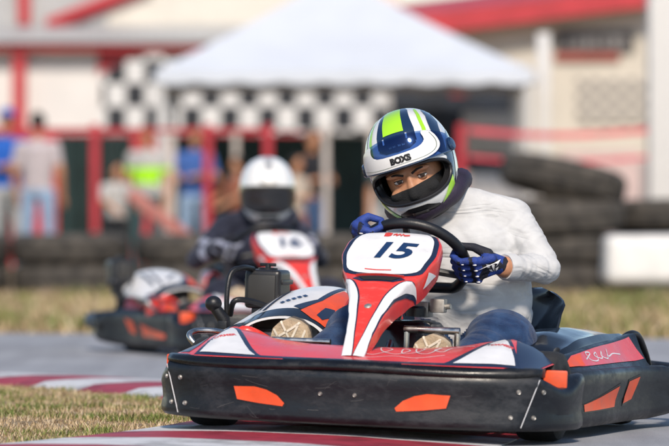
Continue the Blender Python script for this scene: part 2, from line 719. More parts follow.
def ground_material(name, kind):
    m = bpy.data.materials.new(name)
    m.use_nodes = True
    nt = m.node_tree
    p = nt.nodes['Principled BSDF']
    tc = nt.nodes.new('ShaderNodeTexCoord')

    def nz(scale, detail=6, rough=0.6):
        n = nt.nodes.new('ShaderNodeTexNoise')
        n.inputs['Scale'].default_value = scale
        n.inputs['Detail'].default_value = detail
        n.inputs['Roughness'].default_value = rough
        nt.links.new(tc.outputs['Object'], n.inputs['Vector'])
        return n

    def ramp(src, stops):
        r = nt.nodes.new('ShaderNodeValToRGB')
        while len(r.color_ramp.elements) < len(stops):
            r.color_ramp.elements.new(0.5)
        for e, (pos, c) in zip(r.color_ramp.elements, stops):
            e.position = pos
            e.color = (*c, 1)
        nt.links.new(src, r.inputs[0])
        return r

    def mix(a, b, f, mode='MIX'):
        x = nt.nodes.new('ShaderNodeMixRGB')
        x.blend_type = mode
        if isinstance(f, float):
            x.inputs[0].default_value = f
        else:
            nt.links.new(f, x.inputs[0])
        nt.links.new(a, x.inputs[1])
        nt.links.new(b, x.inputs[2])
        return x
    bp = nt.nodes.new('ShaderNodeBump')
    nt.links.new(bp.outputs[0], p.inputs['Normal'])
    if kind == 'asphalt':
        a = ramp(nz(1.2).outputs[0], [(0.3, (0.29, 0.30, 0.33)), (0.7, (0.40, 0.41, 0.44))])
        b = ramp(nz(260, 2).outputs[0], [(0.3, (0.30, 0.30, 0.30)), (0.7, (1.35, 1.35, 1.35))])
        mx = mix(a.outputs[0], b.outputs[0], 0.6, 'MULTIPLY')
        mp = nt.nodes.new('ShaderNodeMapping')
        mp.inputs['Rotation'].default_value = (0, 0, 0.5)
        mp.inputs['Scale'].default_value = (2.2, 0.16, 1)
        nt.links.new(tc.outputs['Object'], mp.inputs[0])
        n4 = nz(1.6, 5, 0.6)
        nt.links.new(mp.outputs[0], n4.inputs['Vector'])
        st = ramp(n4.outputs[0], [(0.36, (0.80, 0.80, 0.80)), (0.58, (1.12, 1.12, 1.12))])
        mx = mix(mx.outputs[0], st.outputs[0], 0.8, 'MULTIPLY')
        nt.links.new(mx.outputs[0], p.inputs['Base Color'])
        p.inputs['Roughness'].default_value = 0.8
        nt.links.new(nz(220, 3).outputs[0], bp.inputs['Height'])
        bp.inputs['Strength'].default_value = 0.5
        bp.inputs['Distance'].default_value = 0.006
    elif kind == 'soil':
        a = ramp(nz(2.2).outputs[0], [(0.25, (0.22, 0.18, 0.09)), (0.42, (0.34, 0.25, 0.15)), (0.75, (0.46, 0.35, 0.23))])
        b = ramp(nz(90, 4).outputs[0], [(0.3, (0.5, 0.5, 0.5)), (0.7, (1.2, 1.2, 1.2))])
        mx = mix(a.outputs[0], b.outputs[0], 0.7, 'MULTIPLY')
        nt.links.new(mx.outputs[0], p.inputs['Base Color'])
        p.inputs['Roughness'].default_value = 0.95
        nt.links.new(nz(60, 5).outputs[0], bp.inputs['Height'])
        bp.inputs['Strength'].default_value = 0.8
        bp.inputs['Distance'].default_value = 0.03
    elif kind in ('kred', 'kwhite'):
        c = ((0.30, 0.022, 0.045), (0.40, 0.035, 0.06)) if kind == 'kred' else ((0.56, 0.56, 0.58), (0.70, 0.70, 0.71))
        a = ramp(nz(14).outputs[0], [(0.3, c[0]), (0.65, c[1])])
        b = ramp(nz(5, 9, 0.75).outputs[0], [(0.40, (0.45, 0.44, 0.43)), (0.52, (1, 1, 1))])
        mx = mix(a.outputs[0], b.outputs[0], 0.75, 'MULTIPLY')
        nt.links.new(mx.outputs[0], p.inputs['Base Color'])
        p.inputs['Roughness'].default_value = 0.55
        nt.links.new(nz(120, 4).outputs[0], bp.inputs['Height'])
        bp.inputs['Strength'].default_value = 0.35
        bp.inputs['Distance'].default_value = 0.006
    MATS[name] = m
    return m


M_asph = ground_material('asphalt', 'asphalt')
M_soil = ground_material('dry_soil', 'soil')
M_kr = ground_material('kerb_red_paint', 'kred')
M_kw = ground_material('kerb_white_paint', 'kwhite')

bm = bmesh.new()
bmesh.ops.create_grid(bm, x_segments=4, y_segments=4, size=400)
g = obj('ground', bm, M_soil, None)
g.location = (0, 200, -0.012)
tag(g, kind='structure')

bm = bmesh.new()
vs = [bm.verts.new(p) for p in [(-40, -30, 0), (40, -30, 0), (40, 7.6, 0), (3.0, 10.2, 0), (-1.3, 11.7, 0), (-5, 12.4, 0), (-40, 14, 0)]]
bm.faces.new(vs)
tr = obj('track', bm, M_asph, None)
tr.location.z = 0.0
tag(tr, kind='structure')

# grass island inside the kerb
bm = bmesh.new()
isl = [V((p.x + 0.03, p.y, 0)) for p in K_in] + [V((-30, 7.4, 0)), V((-30, -5, 0))]
f = bm.faces.new([bm.verts.new((p.x, p.y, 0.006)) for p in isl])
bmesh.ops.triangulate(bm, faces=[f])
isl_o = obj('verge', bm, M_soil, None)
tag(isl_o, kind='structure')

# kerb: painted blocks following the corner
kerb = empty('kerb', (0, 0, 0))
tag(kerb, kind='structure')


def kerb_z(t):  # cross-section: t=0 inner edge (grass), 1 outer edge (track)
    return lerp_tab([(0, 0.012), (0.10, 0.034), (0.35, 0.037), (0.6, 0.030), (0.85, 0.014), (1.0, 0.003)], t)


def poly_at(poly, s):
    i = min(int(s), len(poly) - 2)
    return poly[i].lerp(poly[i + 1], s - i)


NSEG = len(K_in) - 1
mid = [(a + b) / 2 for a, b in zip(K_in, K_out)]
cum = [0.0]
for i in range(NSEG):
    cum.append(cum[-1] + (mid[i + 1] - mid[i]).length)
cuts, d_, i = [], 0.1, 0
while d_ < cum[-1]:
    while cum[i + 1] < d_:
        i += 1
    cuts.append(i + (d_ - cum[i]) / (cum[i + 1] - cum[i]))
    d_ += 0.43
for k in range(len(cuts) - 1):
    s0, s1 = cuts[k], cuts[k + 1]
    bm = bmesh.new()
    rows = []
    for a in range(5):
        s = s0 + (s1 - s0) * a / 4
        pi_, po = poly_at(K_in, s), poly_at(K_out, s)
        row = [V((pi_.x, pi_.y, -0.05))]
        for b in range(13):
            t = b / 12
            q = pi_.lerp(po, t)
            q.z = kerb_z(t)
            row.append(q)
        row.append(V((po.x, po.y, -0.05)))
        rows.append(row)
    loft(bm, rows, closed_u=False, cap=False)
    obj('kerb_block', bm, M_kr if k % 2 else M_kw, kerb)


def grass_blades(name, n, area, hmin, hmax, w, mats, clump, seed, zb=0.0, gt=0.57):
    rnd = random.Random(seed)
    co, fa, mi = [], [], []
    k = 0
    while k < n:
        x, y = area(rnd)
        if x is None:
            continue
        c = noise.noise(V((x * clump, y * clump, seed))) * 0.5 + 0.5
        c2 = noise.noise(V((x * clump * 3.1, y * clump * 3.1, seed + 9))) * 0.5 + 0.5
        green = 0.5 + (0.62 * c + 0.38 * c2 - 0.5) * 1.45
        dens = min(1, max(0.10, 0.5 + (0.5 * c2 + 0.5 * c - 0.47) * 3.2))
        if rnd.random() > dens:
            k += 0.2
            continue
        h = rnd.uniform(hmin, hmax) * (0.55 + 0.9 * max(0, green - 0.25) / 0.5)
        az = rnd.uniform(0, 2 * pi)
        ln = rnd.uniform(0.2, 1.3) * h
        bx, by = cos(az + pi / 2) * w * rnd.uniform(0.6, 1.3), sin(az + pi / 2) * w
        dx, dy = cos(az) * ln, sin(az) * ln
        i = len(co)
        co += [(x - bx, y - by, zb), (x + bx, y + by, zb), (x + dx * 0.4 + bx * 0.7, y + dy * 0.4 + by * 0.7, zb + h * 0.6),
               (x + dx * 0.4 - bx * 0.7, y + dy * 0.4 - by * 0.7, zb + h * 0.6), (x + dx, y + dy, zb + h)]
        fa += [(i, i + 1, i + 2, i + 3), (i + 3, i + 2, i + 4)]
        g_ = green + rnd.uniform(-0.12, 0.12)
        q = 2 if g_ > gt + 0.06 else (1 if g_ > gt else 0)
        if q == 0 and rnd.random() < 0.45:
            q = 3 if rnd.random() < 0.45 else 4
        mi += [q, q]
        k += 1
    me = bpy.data.meshes.new(name)
    me.from_pydata(co, [], fa)
    for p, q in zip(me.polygons, mi):
        p.material_index = q
    return obj(name, me, mats, None)


GM = [mat('grass_straw', (0.52, 0.38, 0.22), 0.8, var=0.2, vscale=30), mat('grass_olive', (0.30, 0.27, 0.09), 0.8, var=0.2),
      mat('grass_green', (0.15, 0.20, 0.04), 0.75, var=0.25), mat('grass_bleached', (0.66, 0.53, 0.36), 0.8, var=0.15), mat('grass_brown', (0.28, 0.19, 0.11), 0.85, var=0.2)]


def inner_x(y):
    for a, b in zip(K_in, K_in[1:]):
        if a.y <= y <= b.y:
            return a.x + (b.x - a.x) * (y - a.y) / (b.y - a.y)
    return -5


def area_near(r):
    y = r.uniform(-1.7, 4.6)
    x = r.uniform(-2.1, -0.40)
    if x > inner_x(y) + 0.015 * r.random():
        return None, None
    return x, y


gb = grass_blades('grass', 75000, area_near, 0.005, 0.022, 0.0016, GM, 2.6, 3, 0.004, 0.575)
tag(gb, 'short dry straw and green grass on the verge inside the kerb', 'grass', kind='stuff')


def area_far(r):
    x, y = r.uniform(-5.5, 5.5), r.uniform(9.0, 25.5)
    edge = 11.7 - (x + 1.3) * 0.36 if x > -5 else 12.4
    if y < edge:
        return None, None
    return x, y


gf = grass_blades('grass', 52000, area_far, 0.03, 0.10, 0.006, GM, 0.55, 11, -0.012, 0.60)
tag(gf, 'long dry yellow grass strip between the track and the tyre wall', 'grass', kind='stuff')

# ------------------------------------------------------------------ the kart (x = its left, y = towards its rear, z up)
BP = catmull([(0.0, 0.0, 0), (0.16, 0.006, 0), (0.32, 0.026, 0), (0.45, 0.066, 0), (0.54, 0.128, 0), (0.592, 0.22, 0),
              (0.612, 0.32, 0), (0.607, 0.41, 0)], 8)
BP = [V((-p.x, p.y, 0)) for p in reversed(BP[1:])] + BP          # plan of the front bumper, right end to left end


def plan_normals(path):
    out = []
    for i in range(len(path)):
        t = (path[min(i + 1, len(path) - 1)] - path[max(i - 1, 0)]).normalized()
        out.append(V((t.y, -t.x, 0)))
    return out


def sweep_profile(path, prof, topf=None, botf=None):
    """profile (offset, z) swept along a plan path; topf/botf shift z for parts of the profile"""
    ns = plan_normals(path)
    rings = []
    for i, (p, n) in enumerate(zip(path, ns)):
        ring = []
        for o_, z_ in prof:
            zz = z_
            if topf:
                zz = topf(i / (len(path) - 1), o_, z_)
            q = p + n * o_
            ring.append(V((q.x, q.y, zz)))
        rings.append(ring)
    return rings


def bumper_y(x):
    x = abs(x)
    for a, b in zip(BP[len(BP) // 2:], BP[len(BP) // 2 + 1:]):
        if a.x <= x <= b.x:
            return a.y + (b.y - a.y) * (x - a.x) / (b.x - a.x)
    return 0.3


def nose_z(x, v):
    """height of the red nose skin; v = 0 front edge .. 1 rear edge"""
    ax = abs(x)
    zr = lerp_tab([(0, 0.252), (0.16, 0.254), (0.26, 0.262), (0.36, 0.280), (0.415, 0.288), (0.46, 0.270), (0.505, 0.243), (0.54, 0.222)], ax)
    zf = lerp_tab([(0, 0.218), (0.45, 0.214), (0.59, 0.208)], ax)
    f = 1 - (1 - v) ** 1.7
    return zf + (zr - zf) * f


def nose_y(x, v):
    ax = abs(x)
    y0 = bumper_y(ax) + 0.012
    y1 = lerp_tab([(0, 0.27), (0.2, 0.27), (0.40, 0.33), (0.5, 0.37), (0.59, 0.40)], ax)
    return y0 + (y1 - y0) * v


def wheel(parent, c, r, w, rr, name='wheel'):
    M = Matrix.Translation(c) @ Matrix.Rotation(pi / 2, 4, 'Y')
    bm = bmesh.new()
    prof = [(rr, -w * 0.42), (rr + 0.02, -w * 0.5), (r - 0.025, -w * 0.5), (r - 0.006, -w * 0.43), (r, -w * 0.3), (r, w * 0.3),
            (r - 0.006, w * 0.43), (r - 0.025, w * 0.5), (rr + 0.02, w * 0.5), (rr, w * 0.42)]
    lathe(bm, prof, 40, M)
    t = obj(name, bm, M_rub, parent)
    bm = bmesh.new()
    lathe(bm, [(0.0, -w * 0.12), (rr * 0.55, -w * 0.12), (rr * 0.8, -w * 0.3), (rr, -w * 0.43), (rr, w * 0.43), (rr * 0.8, w * 0.3),
               (rr * 0.55, w * 0.12), (0.0, w * 0.12)], 28, M)
    obj('rim', bm, M_alu, t)
    return t


def mirror_mesh(me):
    me = me.copy()
    for v in me.vertices:
        v.co.x *= -1
    me.flip_normals()
    return me


def bolt(parent, p, n, r=0.007):
    bm = bmesh.new()
    q = V(n).to_track_quat('Z', 'Y').to_matrix().to_4x4()
    lathe(bm, [(0, 0.005), (r * 0.35, 0.005), (r * 0.45, 0.003), (r * 0.8, 0.0045), (r, 0.002), (r, -0.003), (0, -0.003)], 12,
          Matrix.Translation(p) @ q)
    return obj('bolt', bm, M_alu, parent)


def build_kart(number, engine_side=-1):
    K = empty('racing_kart')
    # ---- front bumper: middle panel and two corner pieces
    prof = [(-0.045, 0.190), (-0.020, 0.196), (-0.006, 0.193), (0.001, 0.183), (0.003, 0.168), (-0.001, 0.145), (-0.004, 0.115),
            (-0.003, 0.085), (0.001, 0.062), (0.000, 0.050), (-0.008, 0.041), (-0.030, 0.038), (-0.075, 0.038), (-0.075, 0.046),
            (-0.035, 0.050), (-0.014, 0.060), (-0.016, 0.12), (-0.012, 0.17), (-0.020, 0.184), (-0.045, 0.182)]
    n = len(BP)
    # where the corner seams fall
    si = [i for i, p in enumerate(BP) if p.x > 0.512][0]
    pieces = [('bumper_corner', BP[:n - si], 'l'), ('bumper_panel', BP[n - si - 1:si + 1], 'm'), ('bumper_corner', BP[si:], 'r')]
    ns_all = plan_normals(BP)
    trees = {}
    for nm, path, side in pieces:
        ns = {id(p): q for p, q in zip(BP, ns_all)}
        rings = []
        for i, p in enumerate(path):
            nn = ns[id(p)]
            ring = []
            for o_, z_ in prof:
                oo = o_ - (0.0025 if side != 'm' else 0)
                zz = z_
                if side != 'm' and z_ > 0.1:
                    e = i / (len(path) - 1)
                    e = e if side == 'r' else 1 - e
                    zz -= 0.036 * sin(min(1, e * 1.15) * pi) ** 2 - 0.002 * e
                # slanting seam: lower part of the joint sits closer to the middle
                q = p + nn * oo
                sh = 0.0
                if side == 'm':
                    j = min(i, len(path) - 1 - i)
                    if j < 3:
                        sh = (1 if q.x > 0 else -1) * (zz - 0.115) * 0.33 * (1 - j / 3)
                else:
                    j = (len(path) - 1 - i) if side == 'l' else i
                    if j < 3:
                        sh = (1 if q.x > 0 else -1) * (zz - 0.115) * 0.33 * (1 - j / 3)
                ring.append(V((q.x + sh, q.y + abs(sh) * 0.55 * (1 if sh * q.x > 0 else -1), zz)))
            rings.append(ring)
        bm = bmesh.new()
        loft(bm, rings, closed_u=True, cap=True)
        o = obj(nm, bm, M_bump, K, angle=60)
        trees[side] = (o, bvh(o.data))
    pan, ptree = trees['m']
    # pale joint lines and bolts
    for sx in (-1, 1):
        co, tc_ = trees['r' if sx > 0 else 'l']
        bm = bmesh.new()
        i = si if sx > 0 else n - si - 1
        p, nn = BP[i], ns_all[i]
        pts = []
        for z_ in (0.185, 0.15, 0.115, 0.08, 0.05):
            sh = sx * (z_ - 0.115) * 0.33
            pts.append(V((p.x + nn.x * 0.001 + sh, p.y + nn.y * 0.001 + abs(sh) * 0.55 * (1 if sh * sx > 0 else -1), z_)))
        tube(bm, pts, 0.0016, 6)
        obj('joint_edge', bm, mat('bare_edge', (0.6, 0.6, 0.62), 0.4), K)
        for dx, z_, tg in ((-0.028, 0.15, 'm'), (0.03, 0.15, 'c'), (-0.047, 0.078, 'm'), (0.008, 0.078, 'c')):
            x = sx * (abs(p.x) + dx)
            tr_ = ptree if tg == 'm' else tc_
            h = tr_.ray_cast(V((x, -1, z_)), V((0, 1, 0)))
            if h[0]:
                bolt(pan if tg == 'm' else co, h[0], h[1] if h[1].y < 0 else -h[1])
    for x in (-0.055, 0.045):
        h = ptree.ray_cast(V((x, -1, 0.125)), V((0, 1, 0)))
        bolt(pan, h[0], V((0, -1, 0)), 0.006)
    frB = Frame((0, -1, 0), (1, 0, 0), (0, 0, 1), (0, 1, 0))
    for sx in (-1, 1):
        pl = [(sx * x, z_) for x, z_ in [(0.314, 0.135), (0.303, 0.099), (0.24, 0.091), (0.165, 0.085), (0.160, 0.094), (0.182, 0.115),
                                       (0.215, 0.130), (0.25, 0.137)]]
        big = [(sx * (0.238 + (x * sx - 0.238) * 1.06), 0.112 + (z_ - 0.112) * 1.22) for x, z_ in pl]
        decal(ptree, frB, big, M_satin, pan, 0.0012, 0.02, name='insert_rim')
        decal(ptree, frB, pl, M_orange, pan, 0.0026, 0.02, name='bumper_insert')
    rs_ = random.Random(31)
    M_scr = mat('scuff_grey', (0.055, 0.056, 0.06), 0.7)
    for k in range(26):
        x0_, z0_ = rs_.uniform(-0.47, 0.47), rs_.uniform(0.055, 0.175)
        l_, a_ = rs_.uniform(0.015, 0.07), rs_.gauss(0, 0.35)
        squiggle(ptree, frB, [(x0_, z0_), (x0_ + l_ * 0.5 * cos(a_), z0_ + l_ * 0.5 * sin(a_) + rs_.uniform(-.002, .002)), (x0_ + l_ * cos(a_), min(0.182, max(0.05, z0_ + l_ * sin(a_))))],
                 rs_.uniform(0.0006, 0.0016), M_scr, pan, 0.0010, name='scratch', n=3)
    # ---- nose skin with raised humps over the wheels
    NX, NV = 61, 10
    bm = bmesh.new()
    rows = []
    for j in range(NV + 1):
        v = j / NV
        rows.append([V(((-0.538 + 1.076 * i / (NX - 1)), nose_y(-0.538 + 1.076 * i / (NX - 1), v), nose_z(-0.538 + 1.076 * i / (NX - 1), v)))
                     for i in range(NX)])
    rows.append([p + V((0, 0.012, -0.006)) for p in rows[-1]])
    rows.append([p + V((0, 0.004, -0.03)) for p in rows[-1]])
    loft(bm, rows, closed_u=False, cap=False)
    nose = obj('nose_fairing', bm, M_pink, K, angle=70)
    nt_ = bvh(nose.data)
    # black rolled lip below the red skin
    bm = bmesh.new()
    rings = []
    for i in range(NX):
        x = -0.546 + 1.092 * i / (NX - 1)
        y = bumper_y(min(0.606, abs(x))) if abs(x) < 0.6 else 0.3
        t_ = 1 - 0.35 * max(0, (abs(x) - 0.46) / 0.1)
        z0 = 0.203 + 0.004 * cos(x * 9)
        rings.append([V((x, y + 0.016 + dy, z0 + dz * t_)) for dy, dz in
                      [(0.03, 0.016), (0.010, 0.017), (-0.010, 0.012), (-0.021, 0.001), (-0.021, -0.010), (-0.008, -0.020), (0.03, -0.020)]])
    loft(bm, rings, closed_u=True, cap=True)
    obj('nose_lip', bm, M_bump2, K, angle=60)
    frN = Frame((0, 0, 1), (1, 0, 0), (0, 1, 0), (0, 0, -1))
    edge = lambda x, v: (x, nose_y(x, v))
    for sx in (-1, 1):
        # navy border + white triangle on each wheel hump
        xa, xb, xc = (0.262, 0.440, 0.415) if sx < 0 else (0.310, 0.475, 0.392)
        mixx = lambda a_, b_, t: a_ + (b_ - a_) * t
        nav = [edge(sx * mixx(xa - 0.035, xb + 0.015, k / 6), 0.02) for k in range(7)] + \
              [edge(sx * mixx(xb + 0.015, xc + 0.012, t), 0.98 * t ** 0.85) for t in (0.2, 0.4, 0.6, 0.8, 1.0)] + \
              [edge(sx * mixx(xc - 0.02, xa - 0.035, t), 0.98 * (1 - t) ** 1.2) for t in (0, 0.2, 0.4, 0.6, 0.8)]
        decal(nt_, frN, nav, M_navy, nose, 0.0012, 0.008)
        wh = [edge(sx * mixx(xa, xb, k / 6), 0.08) for k in range(7)] + \
             [edge(sx * mixx(xb, xc + 0.002, t), 0.08 + 0.86 * t ** 0.85) for t in (0.2, 0.4, 0.6, 0.8, 1.0)] + \
             [edge(sx * mixx(xc - 0.008, xa, t), 0.08 + 0.86 * (1 - t) ** 1.2) for t in (0.1, 0.2, 0.4, 0.6, 0.8)]
        decal(nt_, frN, wh, M_white, nose, 0.0026, 0.008)
        # outer cap: black oval and pale edge on the wheel guard
        cap_ = [edge(sx * x, v) for x, v in ([(0.480, .10), (0.520, .16), (0.516, .45), (0.500, .72), (0.472, .80), (0.462, .55), (0.465, .30)] if sx < 0 else
                                         [(0.490, .02), (0.515, .02), (0.534, .03), (0.534, .5), (0.532, .97), (0.48, .97), (0.425, .97), (0.44, .7), (0.462, .35)])]
        decal(nt_, frN, cap_, M_navy, nose, 0.0016, 0.014)
        # dark outline along the front edge
    strip = [edge(-0.27 + 0.57 * i / 12, 0.02) for i in range(13)] + [edge(0.30 - 0.57 * i / 12, 0.09) for i in range(13)]
    decal(nt_, frN, strip, M_navy, nose, 0.0010, 0.02)
    # lettering on the white triangle and the flowing script along the nose
    for sx, cx_, ux_, uy_ in ((1, 0.395, (1, -0.03, 0), (0.03, 1, 0)), (-1, -0.412, (0.80, 0.60, 0), (-0.60, 0.80, 0))):
        yy_ = nose_y(cx_, 0.62 if sx > 0 else 0.50)
        U_ = V(ux_).normalized()
        for tx, dx_, mm in (('ST', -0.030, M_navy), ('ORMER', 0.012, M_red)):
            fr1 = Frame(V((cx_, yy_, 1)) + U_ * dx_, ux_, uy_, (0, 0, -1))
            text_decal(nt_, fr1, tx, 0.024, mm, nose, 0.0034, 0.2, 0.0010, xs=0.82)
    sc = [(0.03, .42), (0.07, .36), (0.10, .62), (0.06, .74), (0.08, .52), (0.13, .40), (0.155, .58), (0.13, .66), (0.145, .44), (0.18, .50),
          (0.19, .68), (0.165, .70), (0.185, .48), (0.22, .44), (0.235, .70), (0.225, .58), (0.255, .50), (0.27, .66), (0.33, .62)]
    squiggle(nt_, frN, [edge(x, v * 1.25 - .1) for x, v in sc], 0.0035, M_white, nose, 0.0022, n=8)
    sc2 = [(0.00, .30), (0.06, .20), (0.13, .30), (0.20, .24), (0.27, .36)]
    squiggle(nt_, frN, [edge(x, v) for x, v in sc2], 0.0025, M_white, nose, 0.0022)
    # ---- front number fairing in front of the steering wheel
    B0, T0 = V((0.014, 0.075, 0.231)), V((-0.012, 0.650, 0.596))
    ax = (T0 - B0).normalized()
    nr = V((0, -ax.z, ax.y))               # outwards (forward and up)
    W = [(0, 0.032), (0.08, 0.036), (0.22, 0.048), (0.38, 0.066), (0.5, 0.088), (0.58, 0.112), (0.66, 0.134), (0.76, 0.152), (0.86, 0.150),
         (0.93, 0.130), (0.975, 0.105), (1.0, 0.07)]
    DP = [(0, 0.030), (0.25, 0.05), (0.5, 0.085), (0.7, 0.085), (0.9, 0.05), (1.0, 0.03)]
    Lf = (T0 - B0).length
    rings = []
    for j in range(49):
        t = j / 48
        w, dp = lerp_tab(W, t), lerp_tab(DP, t)
        lift = 0.022 * sin(t * pi) - 0.010 * exp(-((t - 0.60) / 0.05) ** 2)
        if t > 0.9:
            lift -= 0.9 * (t - 0.9) ** 2 * 4
        c = B0 + ax * (t * Lf) + nr * lift
        ring = []
        for k in range(33):
            u = -1 + 2 * k / 32
            a_ = abs(u)
            if a_ < 0.72:
                q = (u / 0.72)
                x, d_ = q * w * 0.93, -0.010 * q * q * (w / 0.14)
            else:
                q = (a_ - 0.72) / 0.28
                x = (1 if u > 0 else -1) * w * (0.93 + 0.07 * sin(q * pi / 2) - 0.10 * q * q)
                d_ = -0.010 * (w / 0.14) - dp * (1 - cos(q * pi / 2)) * 0.6 - dp * 0.4 * q
            ring.append(c + V((x, 0, 0)) + nr * d_)
        rings.append(ring)
    bm = bmesh.new()
    loft(bm, rings, closed_u=False, cap=False)
    # back skin, so that the moulding has thickness
    loft(bm, [[p - nr * 0.004 * (1 - abs(-1 + k / 16) ** 4) - V((0, 0, 0)) for k, p in enumerate(r_)] for r_ in rings], closed_u=False, cap=False)
    fair = obj('number_fairing', bm, M_red, K, angle=65)
    ft = None
    sk = Skin(rings, -nr)
    wid = lambda t: lerp_tab(W, t) * 0.93

    def uv(x, t):
        return (x / wid(t) * 0.72, t)
    panel = [(-0.62, .625), (-0.655, .68), (-0.64, .76), (-0.62, .85), (-0.60, .915), (-0.45, .955), (-0.2, .968), (0, .972), (0.2, .968), (0.45, .955),
             (0.60, .915), (0.62, .85), (0.64, .76), (0.655, .68), (0.62, .625), (0.35, .598), (0, .59), (-0.35, .598)]
    big = [(x * 1.13, .78 + (y - .78) * 1.085) for x, y in panel]
    decal(ft, sk, big, M_navy, fair, 0.0012, 0.022, curve=3)
    decal(ft, sk, panel, M_white, fair, 0.0024, 0.022, name='number_panel', curve=3)

    class Sub(Skin):
        def put(s_, tree, x, y, off):
            return sk.put(None, x / 0.145 * 0.72 + 0.02, 0.758 + y / Lf, off)
    sub = Sub(rings, -nr)
    text_decal(ft, sub, number, 0.126, M_num, fair, 0.0040, 0.22, 0.004, name='race_number', xs=1.05)
    q = 0.62 / 0.112
    squiggle(ft, sk, [(x * q, y - .012) for x, y in [(-0.012, .922), (-0.030, .934), (-0.034, .922), (-0.014, .916), (-0.020, .905), (-0.034, .906)]], 0.014,
             M_red, fair, 0.004)
    squiggle(ft, sk, [(x * q, y - .012) for x, y in [(-0.008, .912), (0.002, .922), (0.002, .908), (0.012, .920), (0.016, .908), (0.022, .922), (0.026, .910), (0.042, .914)]],
             0.013, M_red, fair, 0.004)
    squiggle(ft, sk, [(x * q, y) for x, y in [(-0.06, .625), (-0.02, .617), (0.03, .619)]], 0.006, M_red, fair, 0.004)
    # air slot: dark mouth below a hood
    decal(ft, sk, [(-0.60, .545), (-0.42, .572), (0.42, .572), (0.60, .545), (0.40, .515), (-0.40, .515)], M_navy, fair, 0.0013, 0.02)
    decal(ft, sk, [(-0.46, .560), (0.46, .560), (0.34, .522), (-0.34, .522)], M_balac, fair, 0.0026, 0.02, name='air_slot')
    bm = bmesh.new()
    hood = []
    for k in range(13):
        u = -0.5 + k / 12
        p = sk.put(None, u, .578 - .02 * u * u, 0.0)
        hood.append([p + nr * 0.001 + ax * 0.006, p + nr * 0.008, p + nr * 0.010 - ax * 0.004, p + nr * 0.001 - ax * 0.004])
    loft(bm, hood, closed_u=True, cap=True)
    obj('slot_hood', bm, M_red, fair)
    for sx in (-1, 1):
        # stripe from the tip to the shoulder: navy edge below a white flash
        ctr = [(0.00, .42), (0.10, .46), (0.20, .50), (0.30, .54), (0.38, .58), (0.45, .64), (0.50, .71), (0.54, .80), (0.56, .90)]
        cc = catmull([(u, t, 0) for t, u in ctr], 4)
        wd = lambda t: lerp_tab([(0, 0.36), (0.15, 0.20), (0.3, 0.15), (0.45, 0.15), (0.52, 0.12), (0.57, 0.05)], t)
        for grow, off, mm in ((0.055, 0.0016, M_navy), (0.0, 0.0030, M_white)):
            a_ = [(sx * (p.x + wd(p.y) + grow), p.y) for p in cc]
            b_ = [(sx * (p.x - wd(p.y) - grow), p.y) for p in reversed(cc)]
            decal(ft, sk, a_ + b_, mm, fair, off, 0.022)
        decal(ft, sk, [(sx * 0.80, .66), (sx * 0.92, .72), (sx * 0.90, .61)], M_white, fair, 0.003, 0.02)
    h = sk.put(None, 0.0, .33, 0.001)
    bm = bmesh.new()
    lathe(bm, [(0, 0.004), (0.006, 0.004), (0.011, 0.001), (0.011, -0.002), (0, -0.002)], 16,
          Matrix.Translation(h) @ nr.to_track_quat('Z', 'Y').to_matrix().to_4x4())
    obj('bolt', bm, M_alu, fair)
    # ---- steering wheel and column
    sw = V((-0.016, 0.82, 0.494))
    nn = V((0, 0.70, 0.714))
    uu = V((0, -0.714, 0.70))
    bm = bmesh.new()
    ring = [sw + V((1, 0, 0)) * (0.158 * cos(a)) + uu * (0.155 * (sin(a) if sin(a) > -0.75 else -0.75)) for a in [2 * pi * k / 56 for k in range(56)]]
    tube(bm, ring, 0.0165, 12, closed=True)
    swo = obj('steering_wheel', bm, M_satin, K)
    for a in (pi / 2 + 2.0, pi / 2 - 2.0, pi / 2):
        bm = bmesh.new()
        tube(bm, [sw - nn * 0.03, sw + V((1, 0, 0)) * (0.155 * cos(a)) + uu * (0.15 * max(-.75, sin(a)))], 0.011, 8)
        obj('spoke', bm, M_dsteel, swo)
    bm = bmesh.new()
    tube(bm, [sw - nn * 0.02, V((0.0, 0.42, 0.14))], 0.0115, 10)
    obj('steering_column', bm, M_steel, K)
    bm = bmesh.new()
    box(bm, (0.03, 0.66, 0.33), (0.075, 0.72, 0.375), 0.004)
    box(bm, (0.082, 0.65, 0.345), (0.125, 0.69, 0.385), 0.004)
    tube(bm, [(0.02, 0.69, 0.35), (0.14, 0.67, 0.365)], 0.008, 8)
    obj('column_bracket', bm, M_alu, K)
    # ---- chassis
    bm = bmesh.new()
    for sx in (-1, 1):
        tube(bm, catmull([(sx * 0.10, 0.16, 0.09), (sx * 0.30, 0.20, 0.08), (sx * 0.33, 0.45, 0.075), (sx * 0.30, 0.8, 0.07), (sx * 0.31, 1.3, 0.08), (sx * 0.31, 1.72, 0.09)], 5), 0.015, 10)
        tube(bm, [(sx * 0.31, 0.52, 0.075), (sx * 0.53, 0.56, 0.09), (sx * 0.55, 1.2, 0.09), (sx * 0.33, 1.25, 0.08)], 0.012, 8)
    tube(bm, [(-0.31, 0.30, 0.085), (0.31, 0.30, 0.085)], 0.014, 10)
    tube(bm, [(-0.31, 1.22, 0.085), (0.31, 1.22, 0.085)], 0.014, 10)
    tube(bm, [(-0.31, 1.70, 0.09), (0.31, 1.70, 0.09)], 0.014, 10)
    obj('chassis_frame', bm, M_frame, K)
    bm = bmesh.new()
    box(bm, (-0.29, 0.18, 0.052), (0.29, 1.15, 0.060), 0.002)
    obj('floor_tray', bm, M_dsteel, K)
